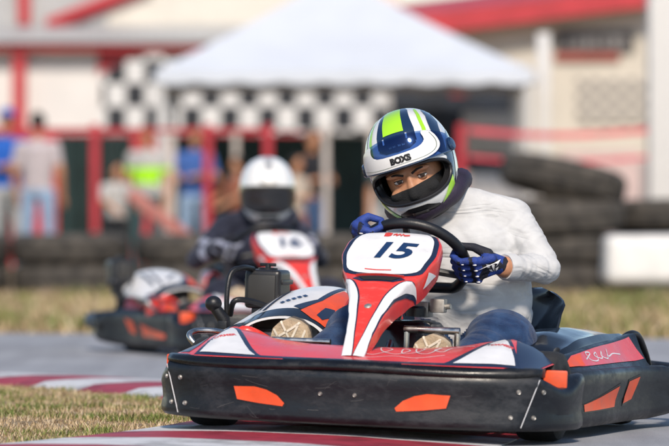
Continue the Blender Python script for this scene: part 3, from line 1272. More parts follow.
    for sx in (-1, 1):
        wheel(K, V((sx * 0.485, 0.40, 0.128)), 0.128, 0.13, 0.064)
        wheel(K, V((sx * 0.42, 1.50, 0.138)), 0.138, 0.19, 0.064)
        bm = bmesh.new()
        tube(bm, [(sx * 0.31, 0.40, 0.10), (sx * 0.41, 0.40, 0.125)], 0.014, 8)
        obj('stub_axle', bm, M_dsteel, K)
    bm = bmesh.new()
    tube(bm, [(-0.34, 1.50, 0.138), (0.34, 1.50, 0.138)], 0.018, 10)
    obj('rear_axle', bm, M_dsteel, K)
    bm = bmesh.new()
    tube(bm, [(-0.30, 0.335, 0.258), (-0.125, 0.335, 0.258)], 0.0095, 12)
    tube(bm, [(-0.135, 0.335, 0.258), (-0.135, 0.40, 0.09)], 0.008, 8)
    obj('brake_pedal', bm, M_steel, K)
    bm = bmesh.new()
    tube(bm, [(0.060, 0.455, 0.300), (0.225, 0.455, 0.300)], 0.0105, 12)
    tube(bm, [(0.068, 0.455, 0.300), (0.068, 0.45, 0.09)], 0.008, 8)
    tube(bm, [(0.218, 0.455, 0.300), (0.218, 0.45, 0.09)], 0.009, 8)
    obj('throttle_pedal', bm, M_steel, K)
    # fuel tank below the column
    bm = bmesh.new()
    box(bm, (-0.12, 0.52, 0.075), (0.115, 0.70, 0.325), 0.03, 3)
    for v in bm.verts:
        if v.co.z > 0.2:
            v.co.y += 0.03
            v.co.z += 0.012 * cos(v.co.x * 22)
    tk = obj('fuel_tank', bm, M_gloss, K, angle=50)
    bm = bmesh.new()
    lathe(bm, [(0, 0.03), (0.024, 0.03), (0.03, 0.024), (0.03, 0)], 20, Matrix.Translation((0.045, 0.63, 0.333)))
    obj('filler_cap', bm, M_satin, tk)
    # ---- seat
    bm = bmesh.new()
    spine = catmull([(0.07, 0.78, 0.145), (0.07, 0.92, 0.085), (0.07, 1.10, 0.070), (0.075, 1.25, 0.12), (0.08, 1.31, 0.22), (0.08, 1.35, 0.34), (0.08, 1.37, 0.41)], 6)
    rings = []
    for j, p in enumerate(spine):
        v = j / (len(spine) - 1)
        t = (spine[min(j + 1, len(spine) - 1)] - spine[max(j - 1, 0)]).normalized()
        nrm = V((0, -t.z, t.y))
        w = lerp_tab([(0, 0.20), (0.3, 0.225), (0.6, 0.255), (0.8, 0.265), (1, 0.16)], v)
        hgt = lerp_tab([(0, 0.04), (0.25, 0.13), (0.55, 0.20), (0.75, 0.20), (0.9, 0.10), (1, 0.02)], v)
        ring = []
        for k in range(25):
            u = -1 + k / 12
            ring.append(p + V((1, 0, 0)) * (w * u * (1 + 0.05 * u * u)) + nrm * (hgt * abs(u) ** 3.2))
        rings.append(ring)
    thick(bm, rings, -0.007)
    obj('seat', bm, M_gloss, K, angle=60)
    # ---- side pods
    pod = catmull([(0.520, 0.47, 0), (0.558, 0.56, 0), (0.578, 0.72, 0), (0.588, 0.95, 0), (0.598, 1.15, 0), (0.615, 1.28, 0), (0.640, 1.36, 0), (0.660, 1.42, 0), (0.668, 1.47, 0), (0.660, 1.52, 0)], 6)
    prof = [(-0.05, 0.193), (-0.020, 0.200), (-0.004, 0.196), (0.002, 0.182), (0.001, 0.15), (-0.004, 0.10), (0.000, 0.065), (-0.002, 0.045), (-0.012, 0.032),
            (-0.07, 0.030), (-0.07, 0.038), (-0.018, 0.044), (-0.014, 0.07), (-0.016, 0.15), (-0.018, 0.182), (-0.05, 0.183)]

    def ptop(e, o_, z_):
        if z_ > 0.12:
            return z_ - 0.030 * exp(-((e - 0.83) / 0.07) ** 2) - 0.012 * e
        if z_ < 0.07:
            return z_ + 0.03 * max(0, (e - 0.55) / 0.45)
        return z_
    bm = bmesh.new()
    loft(bm, sweep_profile(pod, prof, ptop), closed_u=True, cap=True)
    podm = mesh_of(bm, True, 60)
    # decorated deck between the wall and the moulded body
    path = [p for p in pod if p.y < 1.31]
    bm = bmesh.new()
    rows = []
    for e, p in enumerate(path):
        f = e / (len(path) - 1)
        zt = lerp_tab([(0, 0.205), (0.25, 0.235), (0.6, 0.262), (1, 0.285)], f)
        rows.append([V((p.x - 0.012, p.y, 0.190)), V((p.x - 0.024, p.y, 0.203)), V((p.x - 0.045, p.y, 0.190 + (zt - .19) * .55)), V((p.x - 0.062, p.y, zt)),
                     V((p.x - 0.075, p.y, zt + 0.004)), V((p.x - 0.09, p.y, zt - 0.004)), V((p.x - 0.10, p.y, zt - 0.03))])
    loft(bm, rows, closed_u=False, cap=False)
    deckm = mesh_of(bm, True, 60)
    # moulded black body
    bm = bmesh.new()
    rows = []
    for k in range(17):
        f = k / 16
        y = 0.60 + 0.78 * f
        zo = lerp_tab([(0, 0.19), (0.12, 0.238), (0.3, 0.262), (0.6, 0.272), (0.92, 0.272), (1, 0.25)], f)
        zi = lerp_tab([(0, 0.19), (0.12, 0.258), (0.3, 0.298), (0.6, 0.306), (0.92, 0.295), (1, 0.255)], f)
        xo = lerp_tab([(0, 0.470), (0.3, 0.500), (0.8, 0.522), (1, 0.532)], f)
        xi = 0.315
        r_ = []
        for q in range(13):
            u = q / 12
            x = xo + (xi - xo) * u
            z_ = zo + (zi - zo) * min(1, u * 1.6) ** 0.8 - 0.02 * max(0, u - 0.6)
            z_ += 0.010 * exp(-((u - 0.10) / 0.06) ** 2)
            r_.append(V((x, y, z_)))
        rows.append([V((xo + 0.004, y, 0.12))] + [V((xo + 0.003, y, zo - 0.012))] + r_ + [V((xi - 0.004, y, 0.12))])
    loft(bm, rows, closed_u=False, cap=False)
    for r_ in (rows[0], rows[-1]):
        try:
            bm.faces.new([bm.verts.new(p) for p in r_])
        except Exception:
            pass
    bodym = mesh_of(bm, True, 45)
    for sx in (-1, 1):
        f_ = (lambda m_: m_) if sx > 0 else mirror_mesh
        po = obj('side_pod', f_(podm), M_bump, K)
        pt = bvh(po.data)
        dk = obj('pod_deck', f_(deckm), M_bump2, K)
        dt = bvh(dk.data)
        if sx > 0 or engine_side > 0:
            obj('pod_body', f_(bodym), M_gloss, K)
        frP = Frame((sx * 1.5, 0, 0), (0, 1, 0), (0, 0, 1), (-sx, 0, 0))
        frD = Frame((sx * 1.2, 0, 0.75), (0, 1, 0), (-sx * 0.7, 0, 0.7), (-sx * 0.7, 0, -0.7))
        # coordinates on the tilted deck: v = distance along (-sx,0,1)/sqrt2 from the frame origin
        def dv(x, z_):
            return (-(x - 1.2) + (z_ - 0.75)) * 0.7071

        def deck_pt(y, q):
            f = None
            for a, b in zip(path, path[1:]):
                if a.y <= y <= b.y:
                    xx = a.x + (b.x - a.x) * (y - a.y) / (b.y - a.y)
                    fi = (path.index(a) + (y - a.y) / (b.y - a.y)) / (len(path) - 1)
                    zt = lerp_tab([(0, 0.205), (0.25, 0.235), (0.6, 0.262), (1, 0.285)], fi)
                    return (y, dv(xx - 0.026 - 0.036 * q, 0.205 + (zt - 0.205) * q))
            return (y, 0)
        red_ = [deck_pt(0.52, 0.05)] + [deck_pt(0.66 + 0.08 * k, 0.04) for k in range(8)] + [deck_pt(1.285, 0.1), deck_pt(1.24, 0.97)] + \
            [deck_pt(1.2 - 0.08 * k, 0.95) for k in range(8)]
        decal(dt, frD, red_, M_pink, dk, 0.0018, 0.02)
        org = [deck_pt(0.52, 0.1), deck_pt(0.57, 0.08)] + [deck_pt(0.62 + 0.03 * k, 0.08) for k in range(3)] + [deck_pt(0.72, 0.9), deck_pt(0.64, 0.9)]
        decal(dt, frD, org, M_orange, dk, 0.0026, 0.02)
        s_ = [(0.74, .5), (0.80, .75), (0.76, .85), (0.78, .35), (0.84, .3), (0.86, .7), (0.83, .6), (0.89, .35), (0.92, .7), (0.90, .5), (0.95, .3), (0.98, .75), (0.97, .4), (1.03, .5), (1.10, .4)]
        squiggle(dt, frD, [deck_pt(y, q) for y, q in s_], 0.004, M_white, dk, 0.0030)
        # orange windows in the pod wall
        for pl in ([(0.60, 0.078), (0.60, 0.098), (0.95, 0.142), (0.90, 0.082)], [(1.00, 0.088), (1.055, 0.152), (1.17, 0.163), (1.10, 0.098)]):
            cx = sum(p[0] for p in pl) / 4
            cz = sum(p[1] for p in pl) / 4
            decal(pt, frP, [(cx + (x - cx) * 1.10, cz + (z_ - cz) * 1.22) for x, z_ in pl], M_satin, po, 0.0014, 0.025, name='window_rim')
            decal(pt, frP, pl, M_orange, po, 0.0028, 0.025, name='pod_window')
        slot = [(1.395, 0.10), (1.395, 0.125), (1.41, 0.14), (1.43, 0.14), (1.43, 0.10)]
        decal(pt, frP, slot, M_balac, po, 0.0028, 0.025, name='pod_slot')
        # orange reflector plate between bumper corner and pod
        bm = bmesh.new()
        M_ = Matrix.Translation((sx * 0.556, 0.262, 0.168)) @ Matrix.Rotation(sx * 0.15, 4, 'Z')
        box(bm, (-0.034, -0.012, -0.040), (0.034, 0.012, 0.040), 0.006, 2, M_)
        obj('corner_insert', bm, M_orange, K)
    # ---- rear bumper
    bm = bmesh.new()
    tube(bm, catmull([(0.63, 1.54, 0.13), (0.63, 1.68, 0.14), (0.56, 1.80, 0.15), (0.3, 1.86, 0.16), (0, 1.87, 0.16), (-0.3, 1.86, 0.16), (-0.56, 1.80, 0.15), (-0.63, 1.68, 0.14), (-0.63, 1.54, 0.13)], 6), 0.035, 12)
    obj('rear_bumper', bm, M_bump, K)
    for sx in (-1, 1):
        bm = bmesh.new()
        tube(bm, catmull([(sx * 0.515, 1.24, 0.255), (sx * 0.535, 1.30, 0.283), (sx * 0.55, 1.36, 0.278), (sx * 0.56, 1.42, 0.23), (sx * 0.56, 1.50, 0.17)], 6), 0.011, 10)
        obj('pod_loop', bm, M_satin, K)
    # ---- engine on the right hand side with white and red cover
    sx = engine_side
    rows = []
    arch = [(-0.600, 0.275), (-0.585, 0.315), (-0.545, 0.358), (-0.49, 0.392), (-0.42, 0.406), (-0.36, 0.402), (-0.31, 0.385), (-0.275, 0.350), (-0.262, 0.30)]
    arch = catmull([(x, z_, 0) for x, z_ in arch], 4)
    for k in range(15):
        f = k / 14
        y = 0.80 + 0.50 * f
        lift = -0.095 * (1 - f) ** 1.6 - 0.012 * f ** 3
        rows.append([V((p.x * (1 + 0.02 * f), y + 0.10 * (p.x + 0.43) * (1 - f), p.y + lift * min(1, max(0.15, (p.y - 0.26) / 0.1)))) for p in arch])
    bm = bmesh.new()
    inner = [[V((-0.43 + (p.x + 0.43) * 0.965, p.y, p.z - 0.006)) for p in r_] for r_ in rows]
    loft(bm, [a_ + list(reversed(b_)) for a_, b_ in zip(rows, inner)], closed_u=True, cap=True)
    cov = obj('engine_cover', bm, M_white, K, angle=60)
    ct = bvh(cov.data)
    frC = Frame((0, 0.2, 1.0), (1, 0, 0), (0, 0.75, 0.66), (0, 0.66, -0.75))

    def cv(x, y):
        z_ = 0.33
        p = V((x, y, 0.0))
        # find the surface height
        h = ct.ray_cast(V((x, y, 1)), V((0, 0, -1)))
        z_ = h[0].z if h[0] else 0.33
        d = V((x, y, z_)) - frC.o
        return (x, d.dot(frC.v))
    yf = lambda x: 0.80 + 0.10 * (x + 0.43) + 0.004
    bm_ = [cv(x, yf(x)) for x in (-0.585, -0.55, -0.50, -0.45, -0.40, -0.34, -0.29)] + [cv(x, yf(x) + 0.075) for x in (-0.285, -0.33, -0.40, -0.45, -0.50, -0.55, -0.585)]
    decal(ct, frC, bm_, M_gloss, cov, 0.0016, 0.014, name='cover_edge')
    rd = [cv(-0.375, yf(-.37) + 0.06), cv(-0.33, yf(-.33) + 0.02), cv(-0.29, yf(-.29) + 0.02), cv(-0.282, 1.0), cv(-0.30, 1.2), cv(-0.335, 1.2), cv(-0.345, 1.0)]
    decal(ct, frC, rd, M_orange, cov, 0.0028, 0.014)
    ov = [cv(-0.325, 0.87), cv(-0.305, 0.86), cv(-0.292, 0.92), cv(-0.30, 0.98), cv(-0.322, 0.95)]
    decal(ct, frC, ov, M_navy, cov, 0.0040, 0.014)
    ln = [cv(-0.405, yf(-.4) + 0.09), cv(-0.375, yf(-.37) + 0.07), cv(-0.345, 1.0), cv(-0.34, 1.25), cv(-0.352, 1.25), cv(-0.36, 1.0)]
    decal(ct, frC, ln, M_navy, cov, 0.0034, 0.014)
    for q in ((-0.50, 0.95), (-0.53, 1.0)):
        decal(ct, frC, [cv(q[0], q[1] - 0.06), cv(q[0] + 0.012, q[1] - 0.06), cv(q[0] + 0.02, q[1] + 0.2), cv(q[0] + 0.008, q[1] + 0.2)], M_navy, cov, 0.0022, 0.014)
    frT = Frame(V((-0.43, 0.98, 1)), (0.55, 0.83, 0), (-0.83, 0.55, 0), (0, 0, -1))
    for k in range(5):
        decal(ct, frT, [(-0.05 + 0.022 * k, -0.008), (-0.036 + 0.022 * k, -0.008), (-0.032 + 0.022 * k, 0.010), (-0.046 + 0.022 * k, 0.010)], M_num, cov, 0.0035, 0.02)
    # small red fairing flank beside the seat with pale flashes
    bm = bmesh.new()
    rows = []
    for k in range(9):
        f = k / 8
        y = 0.96 + 0.20 * f
        rows.append([V((-0.27 + 0.02 * f, y, 0.27)), V((-0.262 + 0.03 * f, y, 0.35 + 0.015 * f)), V((-0.225 + 0.03 * f, y, 0.385 + 0.005 * f)), V((-0.185 + 0.03 * f, y, 0.36)), V((-0.165 + 0.03 * f, y, 0.31)), V((-0.16 + 0.03 * f, y, 0.25))])
    rows = [catmull(r_, 4) for r_ in rows]
    thick(bm, rows, -0.006)
    fl = obj('seat_flank', bm, M_pink, K, angle=60)
    flt = bvh(fl.data)
    frG = Frame((0, 0.0, 0.33), (1, 0, 0), (0, 0, 1), (0, 1, -0.15))
    frG2 = Frame((0, 0, 1.0), (1, 0, 0), (0, 1, 0), (0, 0, -1))
    for i_, (x0, x1) in enumerate(((-0.248, -0.238), (-0.225, -0.212), (-0.198, -0.190))):
        decal(flt, frG2, [(x0, 0.965), (x1, 0.965), (x1 + 0.02, 1.15), (x0 + 0.02, 1.15)], M_white if i_ != 1 else M_orange, fl, 0.002, 0.02)
    # engine block, air box, hoses
    bm = bmesh.new()
    box(bm, (-0.55, 0.95, 0.11), (-0.34, 1.22, 0.30), 0.012, 2)
    for k in range(6):
        box(bm, (-0.56, 0.915, 0.13 + 0.026 * k), (-0.36, 0.955, 0.141 + 0.026 * k), 0.002, 1)
    obj('engine', bm, M_dsteel, K)
    bm = bmesh.new()
    box(bm, (-0.50, 0.86, 0.20), (-0.43, 0.93, 0.262), 0.008, 2)
    tube(bm, [(-0.46, 0.85, 0.22), (-0.40, 0.85, 0.25), (-0.36, 0.86, 0.22)], 0.012, 8)
    obj('carburettor', bm, M_alu, K)
    bm = bmesh.new()
    box(bm, (-0.585, 0.80, 0.16), (-0.505, 0.88, 0.275), 0.02, 2)
    tube(bm, catmull([(-0.57, 0.80, 0.22), (-0.52, 0.77, 0.265), (-0.46, 0.80, 0.24), (-0.42, 0.82, 0.20)], 5), 0.016, 10)
    obj('starter_cover', bm, M_red, K)
    bm = bmesh.new()
    ax0, ax1, ay0, ay1, az0, az1 = -0.655, -0.540, 1.20, 1.32, 0.320, 0.440
    box(bm, (ax0, ay0, az0), (ax1, ay1, az1), 0.016, 3)
    box(bm, (ax0 - 0.006, ay0 + 0.015, az0 + 0.075), (ax1 + 0.006, ay1 + 0.006, az0 + 0.090), 0.004, 2)
    ab = obj('air_box', bm, mat('airbox_plastic', (0.016, 0.016, 0.018), 0.38, var=0.15, bump=0.05, bscale=200), K, angle=45)
    bm = bmesh.new()
    box(bm, (ax0 + 0.014, ay0 - 0.006, az0 + 0.014), (ax1 - 0.014, ay0 + 0.01, az1 - 0.016), 0.005, 2)
    obj('cover_plate', bm, mat('airbox_face', (0.034, 0.032, 0.030), 0.45, var=0.1), ab)
    bm = bmesh.new()
    cx = (ax0 + ax1) / 2
    cy = (ay0 + ay1) / 2
    lathe(bm, [(0, 0.018), (0.008, 0.018), (0.009, 0.006), (0.03, 0.005), (0.03, -0.003)], 16, Matrix.Translation((cx, cy, az1)))
    box(bm, (cx - 0.026, cy - 0.004, az1 + 0.010), (cx + 0.026, cy + 0.004, az1 + 0.020), 0.003, 2)
    obj('wing_nut', bm, M_satin, ab)
    bm = bmesh.new()
    box(bm, (ax0 + 0.02, ay0 + 0.01, 0.27), (ax1 - 0.02, ay1 - 0.02, az0 + 0.01), 0.012, 2)
    obj('air_box_neck', bm, M_satin, K)
    bm = bmesh.new()
    tube(bm, catmull([(-0.665, 1.08, 0.26), (-0.672, 1.08, 0.35), (-0.668, 1.10, 0.425), (-0.645, 1.14, 0.445), (-0.63, 1.21, 0.44)], 6), 0.0085, 10)
    tube(bm, catmull([(-0.66, 1.08, 0.30), (-0.64, 1.06, 0.345), (-0.60, 1.10, 0.345), (-0.57, 1.16, 0.33)], 6), 0.009, 10)
    obj('breather_pipe', bm, M_satin, K)
    bm = bmesh.new()
    ball(bm, (-0.695, 1.02, 0.335), (0.026, 0.026, 0.024), 3)
    tube(bm, [(-0.695, 1.02, 0.33), (-0.665, 1.03, 0.29), (-0.655, 1.04, 0.22)], [0.016, 0.020, 0.022], 12)
    box(bm, (-0.675, 1.0, 0.245), (-0.645, 1.05, 0.285), 0.005, 2)
    obj('starter_knob', bm, M_satin, K)
    bm = bmesh.new()
    tube(bm, catmull([(-0.60, 0.62, 0.205), (-0.64, 0.62, 0.245), (-0.635, 0.66, 0.262), (-0.58, 0.70, 0.262), (-0.54, 0.74, 0.25)], 6), 0.009, 10)
    obj('side_bar', bm, M_steel, K)
    return K


YAW, ROLL = radians(16), radians(1.9)
kart = build_kart('15')
KLOC = V((0.008, -1.05, 0.018))
KROT = (Matrix.Rotation(-YAW, 4, 'Z') @ Matrix.Rotation(ROLL, 4, 'Y')).to_euler()
kart.location = KLOC
kart.rotation_euler = KROT
tag(kart, 'red, white and black racing kart numbered 15 riding over the red and white kerb', 'kart', 'racing karts on the track')

kart2 = build_kart('16')
K2LOC, K2ROT = V((-0.063, 7.15, 0.0)), (0, 0, radians(18))
kart2.location = K2LOC
kart2.rotation_euler = K2ROT
tag(kart2, 'red and black racing kart following on the asphalt under a driver in white helmet', 'kart', 'racing karts on the track')

# ------------------------------------------------------------------ drivers (built in the frame of their kart)
def hr(d):
    """distance from the helmet centre to its shell in direction d"""
    a, b, c = 0.130, (0.152 if d.y < 0 else 0.174), (0.156 if d.z > 0 else 0.180)
    p = 2.25 - 0.06 * min(1, max(0, d.z * 2))
    r = (abs(d.x / a) ** p + abs(d.y / b) ** p + abs(d.z / c) ** p) ** (-1 / p)
    f = max(0, -d.y - 0.2) / 0.8
    dn = max(0, min(1, (-d.z - 0.10) / 0.5))
    r *= 1 + 0.13 * f * dn
    return r


def direction(az, el):
    return V((sin(az) * cos(el), -cos(az) * cos(el), sin(el)))


def port_dir(ph, g=1.0):
    """rim of the eye opening"""
    c_, s_ = cos(ph), sin(ph)
    e = 2.6
    hh = 18 * g if s_ > 0 else 22 * g
    rho = (abs(c_ / (63 * g)) ** e + abs(s_ / hh) ** e) ** (-1 / e)
    az, ev = rho * c_, rho * s_
    k = abs(az / (63 * g))
    el = radians(-9 + ev - 7 * k ** 2 * (1 if s_ > 0 else 0.2))
    az = radians(az)
    return direction(az, el)


def shell_mesh(k, g, rim=True, cut=-0.150):
    bm = bmesh.new()
    N, S = 34, 120
    pole = V((0, 1, 0.17)).normalized()
    rows = []
    if rim:
        rows.append([port_dir(2 * pi * j / S, g) * (hr(port_dir(2 * pi * j / S, g)) * k - 0.028) for j in range(S)])
        rows.append([port_dir(2 * pi * j / S, g) * (hr(port_dir(2 * pi * j / S, g)) * k - 0.004) for j in range(S)])
    for i in range(N):
        t = i / N
        row = []
        for j in range(S):
            p = port_dir(2 * pi * j / S, g)
            ang = p.angle(pole)
            axis = p.cross(pole).normalized()
            d = Quaternion(axis, ang * t) @ p
            row.append(d * hr(d) * k)
        rows.append(row)
    vs = loft(bm, rows, closed_u=True, cap=False)
    pv = bm.verts.new(pole * hr(pole) * k)
    for j in range(S):
        bm.faces.new((vs[-1][j], vs[-1][(j + 1) % S], pv))
    g_ = bm.verts[:] + bm.edges[:] + bm.faces[:]
    bmesh.ops.bisect_plane(bm, geom=g_, plane_co=(0, 0, cut), plane_no=(0, -0.12, -1), clear_outer=True)
    return bm


def build_helmet(parent, M, style):
    bm = shell_mesh(1.0, 1.0)
    hm = mesh_of(bm, True, 50)
    for p in hm.polygons:
        c = p.center
        if c.length < hr(c.normalized()) - 0.005 and c.y < 0:
            p.material_index = 1
    h = obj('helmet', hm, [M_hwhite, M_hblack], parent)
    h.matrix_local = M
    ht = bvh(h.data)
    bm = shell_mesh(0.86, 0.92, False)
    obj('lining', bm, M_balac, h, angle=None)
    # rubber seal round the opening and round the neck
    bm = bmesh.new()
    tube(bm, [port_dir(2 * pi * j / 144, 0.985) * (hr(port_dir(2 * pi * j / 144)) * 0.985) for j in range(144)], 0.0055, 8, closed=True)
    obj('port_seal', bm, M_hblack, h)
    pts = []
    for j in range(60):
        a = 2 * pi * j / 60
        d = V((sin(a), -cos(a), -0.95)).normalized()
        p = d * hr(d)
        for _ in range(30):
            d = (V((sin(a), -cos(a), 0)) + V((0, 0, d.z / max(0.05, sqrt(d.x ** 2 + d.y ** 2)) * 1.0))).normalized()
            p = d * hr(d)
            tz = -0.128 + 0.12 * p.y * -1 * -1 * 0
            d = V((p.x, p.y, p.z + (-0.149 + 0.12 * p.y - p.z) * 0.5)).normalized()
        pts.append(d * hr(d))
    bm = bmesh.new()
    tube(bm, pts, 0.007, 8, closed=True)
    obj('neck_trim', bm, M_hblack, h)
    # visor
    bm = bmesh.new()
    rows = []
    lo, hi = (10, 44) if style == 'race' else (-29, 16)
    for i in range(9):
        row = []
        for j in range(41):
            az = radians(-82 + 164 * j / 40)
            fa = abs(az) / radians(82)
            e0 = lo - (10 if style == 'race' else -4) * fa ** 2
            e1 = hi - (22 if style == 'race' else 10) * fa ** 2
            el = radians(e0 + (e1 - e0) * i / 8)
            d = direction(az, el)
            row.append(d * (hr(d) * 1.0 + 0.0075 - 0.003 * fa))
        rows.append(row)
    thick(bm, rows, 0.002)
    vo = obj('visor', bm, M_visor if style == 'race' else M_dvisor, h, angle=60)
    if style == 'race':
        vs_ = Skin([[p for p in r_] for r_ in rows], (0, 1, 0))
        strip_ = [(-.80, .10), (-.40, .03), (0, .03), (.35, .05), (.56, .20), (.66, .50), (.62, .96), (.44, .96), (.42, .66), (.28, .46), (0, .41), (-.34, .46), (-.47, .70), (-.50, .96), (-.70, .96), (-.84, .55)]
        decal(None, vs_, strip_, M_hwhite, vo, 0.0034, 0.05, name='visor_strip', curve=3)

        class VT(Skin):
            def put(s_, tree, x, y, off):
                return vs_.put(None, x * 4.5, 0.23 + y * 11, off)
        text_decal(None, VT(rows, (0, 1, 0)), 'BOXS', 0.023, M_hblack, vo, 0.0046, 0.0, 0.0016, xs=1.08)
        squiggle(None, vs_, [(-.78, .20), (-.40, .10), (0, .10), (.36, .13), (.54, .30), (.60, .60), (.57, .92)], 0.012, mat('strip_grey', (0.16, 0.20, 0.14), 0.4), vo, 0.0042)
        # thick lower edge of the raised visor
        bm = bmesh.new()
        tube(bm, rows[0], 0.0022, 6)
        obj('visor_edge', bm, mat('visor_edge', (0.10, 0.14, 0.20), 0.2), vo)
        for sx in (-1, 1):
            d = direction(sx * radians(80), radians(8))
            p = d * (hr(d) + 0.006)
            bm = bmesh.new()
            lathe(bm, [(0, 0.010), (0.016, 0.009), (0.021, 0.004), (0.021, -0.006)], 20, Matrix.Translation(p) @ d.to_track_quat('Z', 'Y').to_matrix().to_4x4())
            obj('visor_pivot', bm, M_hnavy, h)
    FF = Frame((0, -0.6, 0), (1, 0, 0), (0, 0, 1), (0, 1, 0))
    FT = Frame((0, -0.35, 0.35), (1, 0, 0), (0, 0.7071, 0.7071), (0, 0.7071, -0.7071))
    if style == 'race':
        onshell = lambda c: c.length > hr(c.normalized()) * 0.985
        tp = lambda pl, m_, off=0.0012: decal(ht, FT, pl, m_, h, off, 0.010)
        # top: lime middle stripe between navy bands (v along the crown)
        tp([(-0.060, -0.022), (-0.058, 0.02), (-0.050, 0.06), (-0.040, 0.115), (-0.032, 0.135), (0.030, 0.135), (0.040, 0.115), (0.050, 0.06), (0.058, 0.02), (0.060, -0.022), (0.03, -0.03), (-0.03, -0.03)], M_hnavy, 0.0010)
        tp([(-0.036, 0.012), (-0.034, 0.05), (-0.028, 0.115), (-0.024, 0.13), (0.016, 0.13), (0.020, 0.115), (0.026, 0.05), (0.028, 0.012)], M_lime, 0.0022)
        # vent plate above the brow
        tp([(-0.056, -0.030), (-0.052, 0.000), (-0.032, 0.008), (0.032, 0.008), (0.052, 0.000), (0.056, -0.030), (0.036, -0.044), (0.0, -0.048), (-0.036, -0.044)], M_hnavy, 0.0032)
        for x in (-0.037, 0.033):
            tp([(x - 0.0025, -0.016), (x - 0.0025, 0.002), (x + 0.0025, 0.002), (x + 0.0025, -0.016)], M_hwhite, 0.0050)
        for x in (-0.02, -0.008, 0.008, 0.02):
            tp([(x - 0.004, -0.034), (x - 0.004, -0.029), (x + 0.004, -0.029), (x + 0.004, -0.034)], M_alu, 0.0048)
        for sx in (-1, 1):
            tp([(sx * 0.082, -0.04), (sx * 0.078, 0.02), (sx * 0.066, 0.08), (sx * 0.054, 0.12), (sx * 0.060, 0.12), (sx * 0.075, 0.08), (sx * 0.088, 0.02), (sx * 0.091, -0.04)], M_lime, 0.0014)
            tp([(sx * 0.100, -0.05), (sx * 0.100, 0.01), (sx * 0.088, 0.08), (sx * 0.070, 0.125), (sx * 0.090, 0.12), (sx * 0.112, 0.07), (sx * 0.122, 0.0), (sx * 0.122, -0.05)], M_hnavy, 0.0014)
        for sx in (-1, 1):
            SD = Frame((sx * 0.42, -0.42, 0), (sx * 0.7071, 0.7071, 0), (0, 0, 1), (-sx * 0.7071, 0.7071, 0))
            sp = lambda pl, m_, off=0.0012: decal(ht, SD, pl, m_, h, off, 0.006, valid=onshell)
            # navy cheek with white flash and lime patch
            sp([(0.016, -0.030), (0.05, 0.02), (0.085, 0.05), (0.125, 0.05), (0.15, 0.0), (0.14, -0.085), (0.105, -0.14), (0.03, -0.145), (0.012, -0.105)], M_hnavy, 0.0010)
            sp([(-0.046, -0.150), (-0.026, -0.112), (0.000, -0.078), (0.030, -0.058), (0.034, -0.095), (0.028, -0.160)], M_lime, 0.0026)
            sp([(0.026, -0.126), (0.050, -0.075), (0.075, -0.025), (0.093, 0.03), (0.104, 0.03), (0.094, -0.03), (0.075, -0.085), (0.055, -0.126)], M_hwhite, 0.0022)
            sp([(0.100, -0.09), (0.115, -0.05), (0.128, 0.01), (0.135, 0.01), (0.128, -0.05), (0.113, -0.10)], M_hwhite, 0.0022)
        # chin vent
        decal(ht, FF, [(-0.072, -0.165), (-0.062, -0.118), (-0.03, -0.104), (0.03, -0.104), (0.062, -0.118), (0.072, -0.165)], M_hblack, h, 0.0016, 0.01)
        decal(ht, FF, [(-0.030, -0.136), (-0.024, -0.120), (0.024, -0.120), (0.030, -0.136)], M_dsteel, h, 0.0030, 0.01, name='chin_vent')
    else:
        decal(ht, FF, [(-0.05, 0.055), (-0.04, 0.062), (0.04, 0.062), (0.05, 0.055), (0.03, 0.045), (-0.03, 0.045)], M_alu, h, 0.0014, 0.012)
        decal(ht, FT, [(-0.02, 0.0), (-0.016, 0.12), (0.016, 0.12), (0.02, 0.0)], mat('helmet_grey', (0.35, 0.36, 0.38), 0.3), h, 0.0014, 0.012)
        for sx in (-1, 1):
            SD = Frame((sx * 0.42, -0.42, 0), (sx * 0.7071, 0.7071, 0), (0, 0, 1), (-sx * 0.7071, 0.7071, 0))
            decal(ht, SD, [(0.085, 0.075), (0.12, 0.06), (0.145, 0.0), (0.13, -0.07), (0.105, -0.10), (0.12, -0.03), (0.11, 0.03)], M_hnavy, h, 0.0014, 0.009)
        decal(ht, FF, [(-0.05, -0.122), (-0.042, -0.104), (0.042, -0.104), (0.05, -0.122)], M_hblack, h, 0.0016, 0.01, name='chin_vent')
    return h


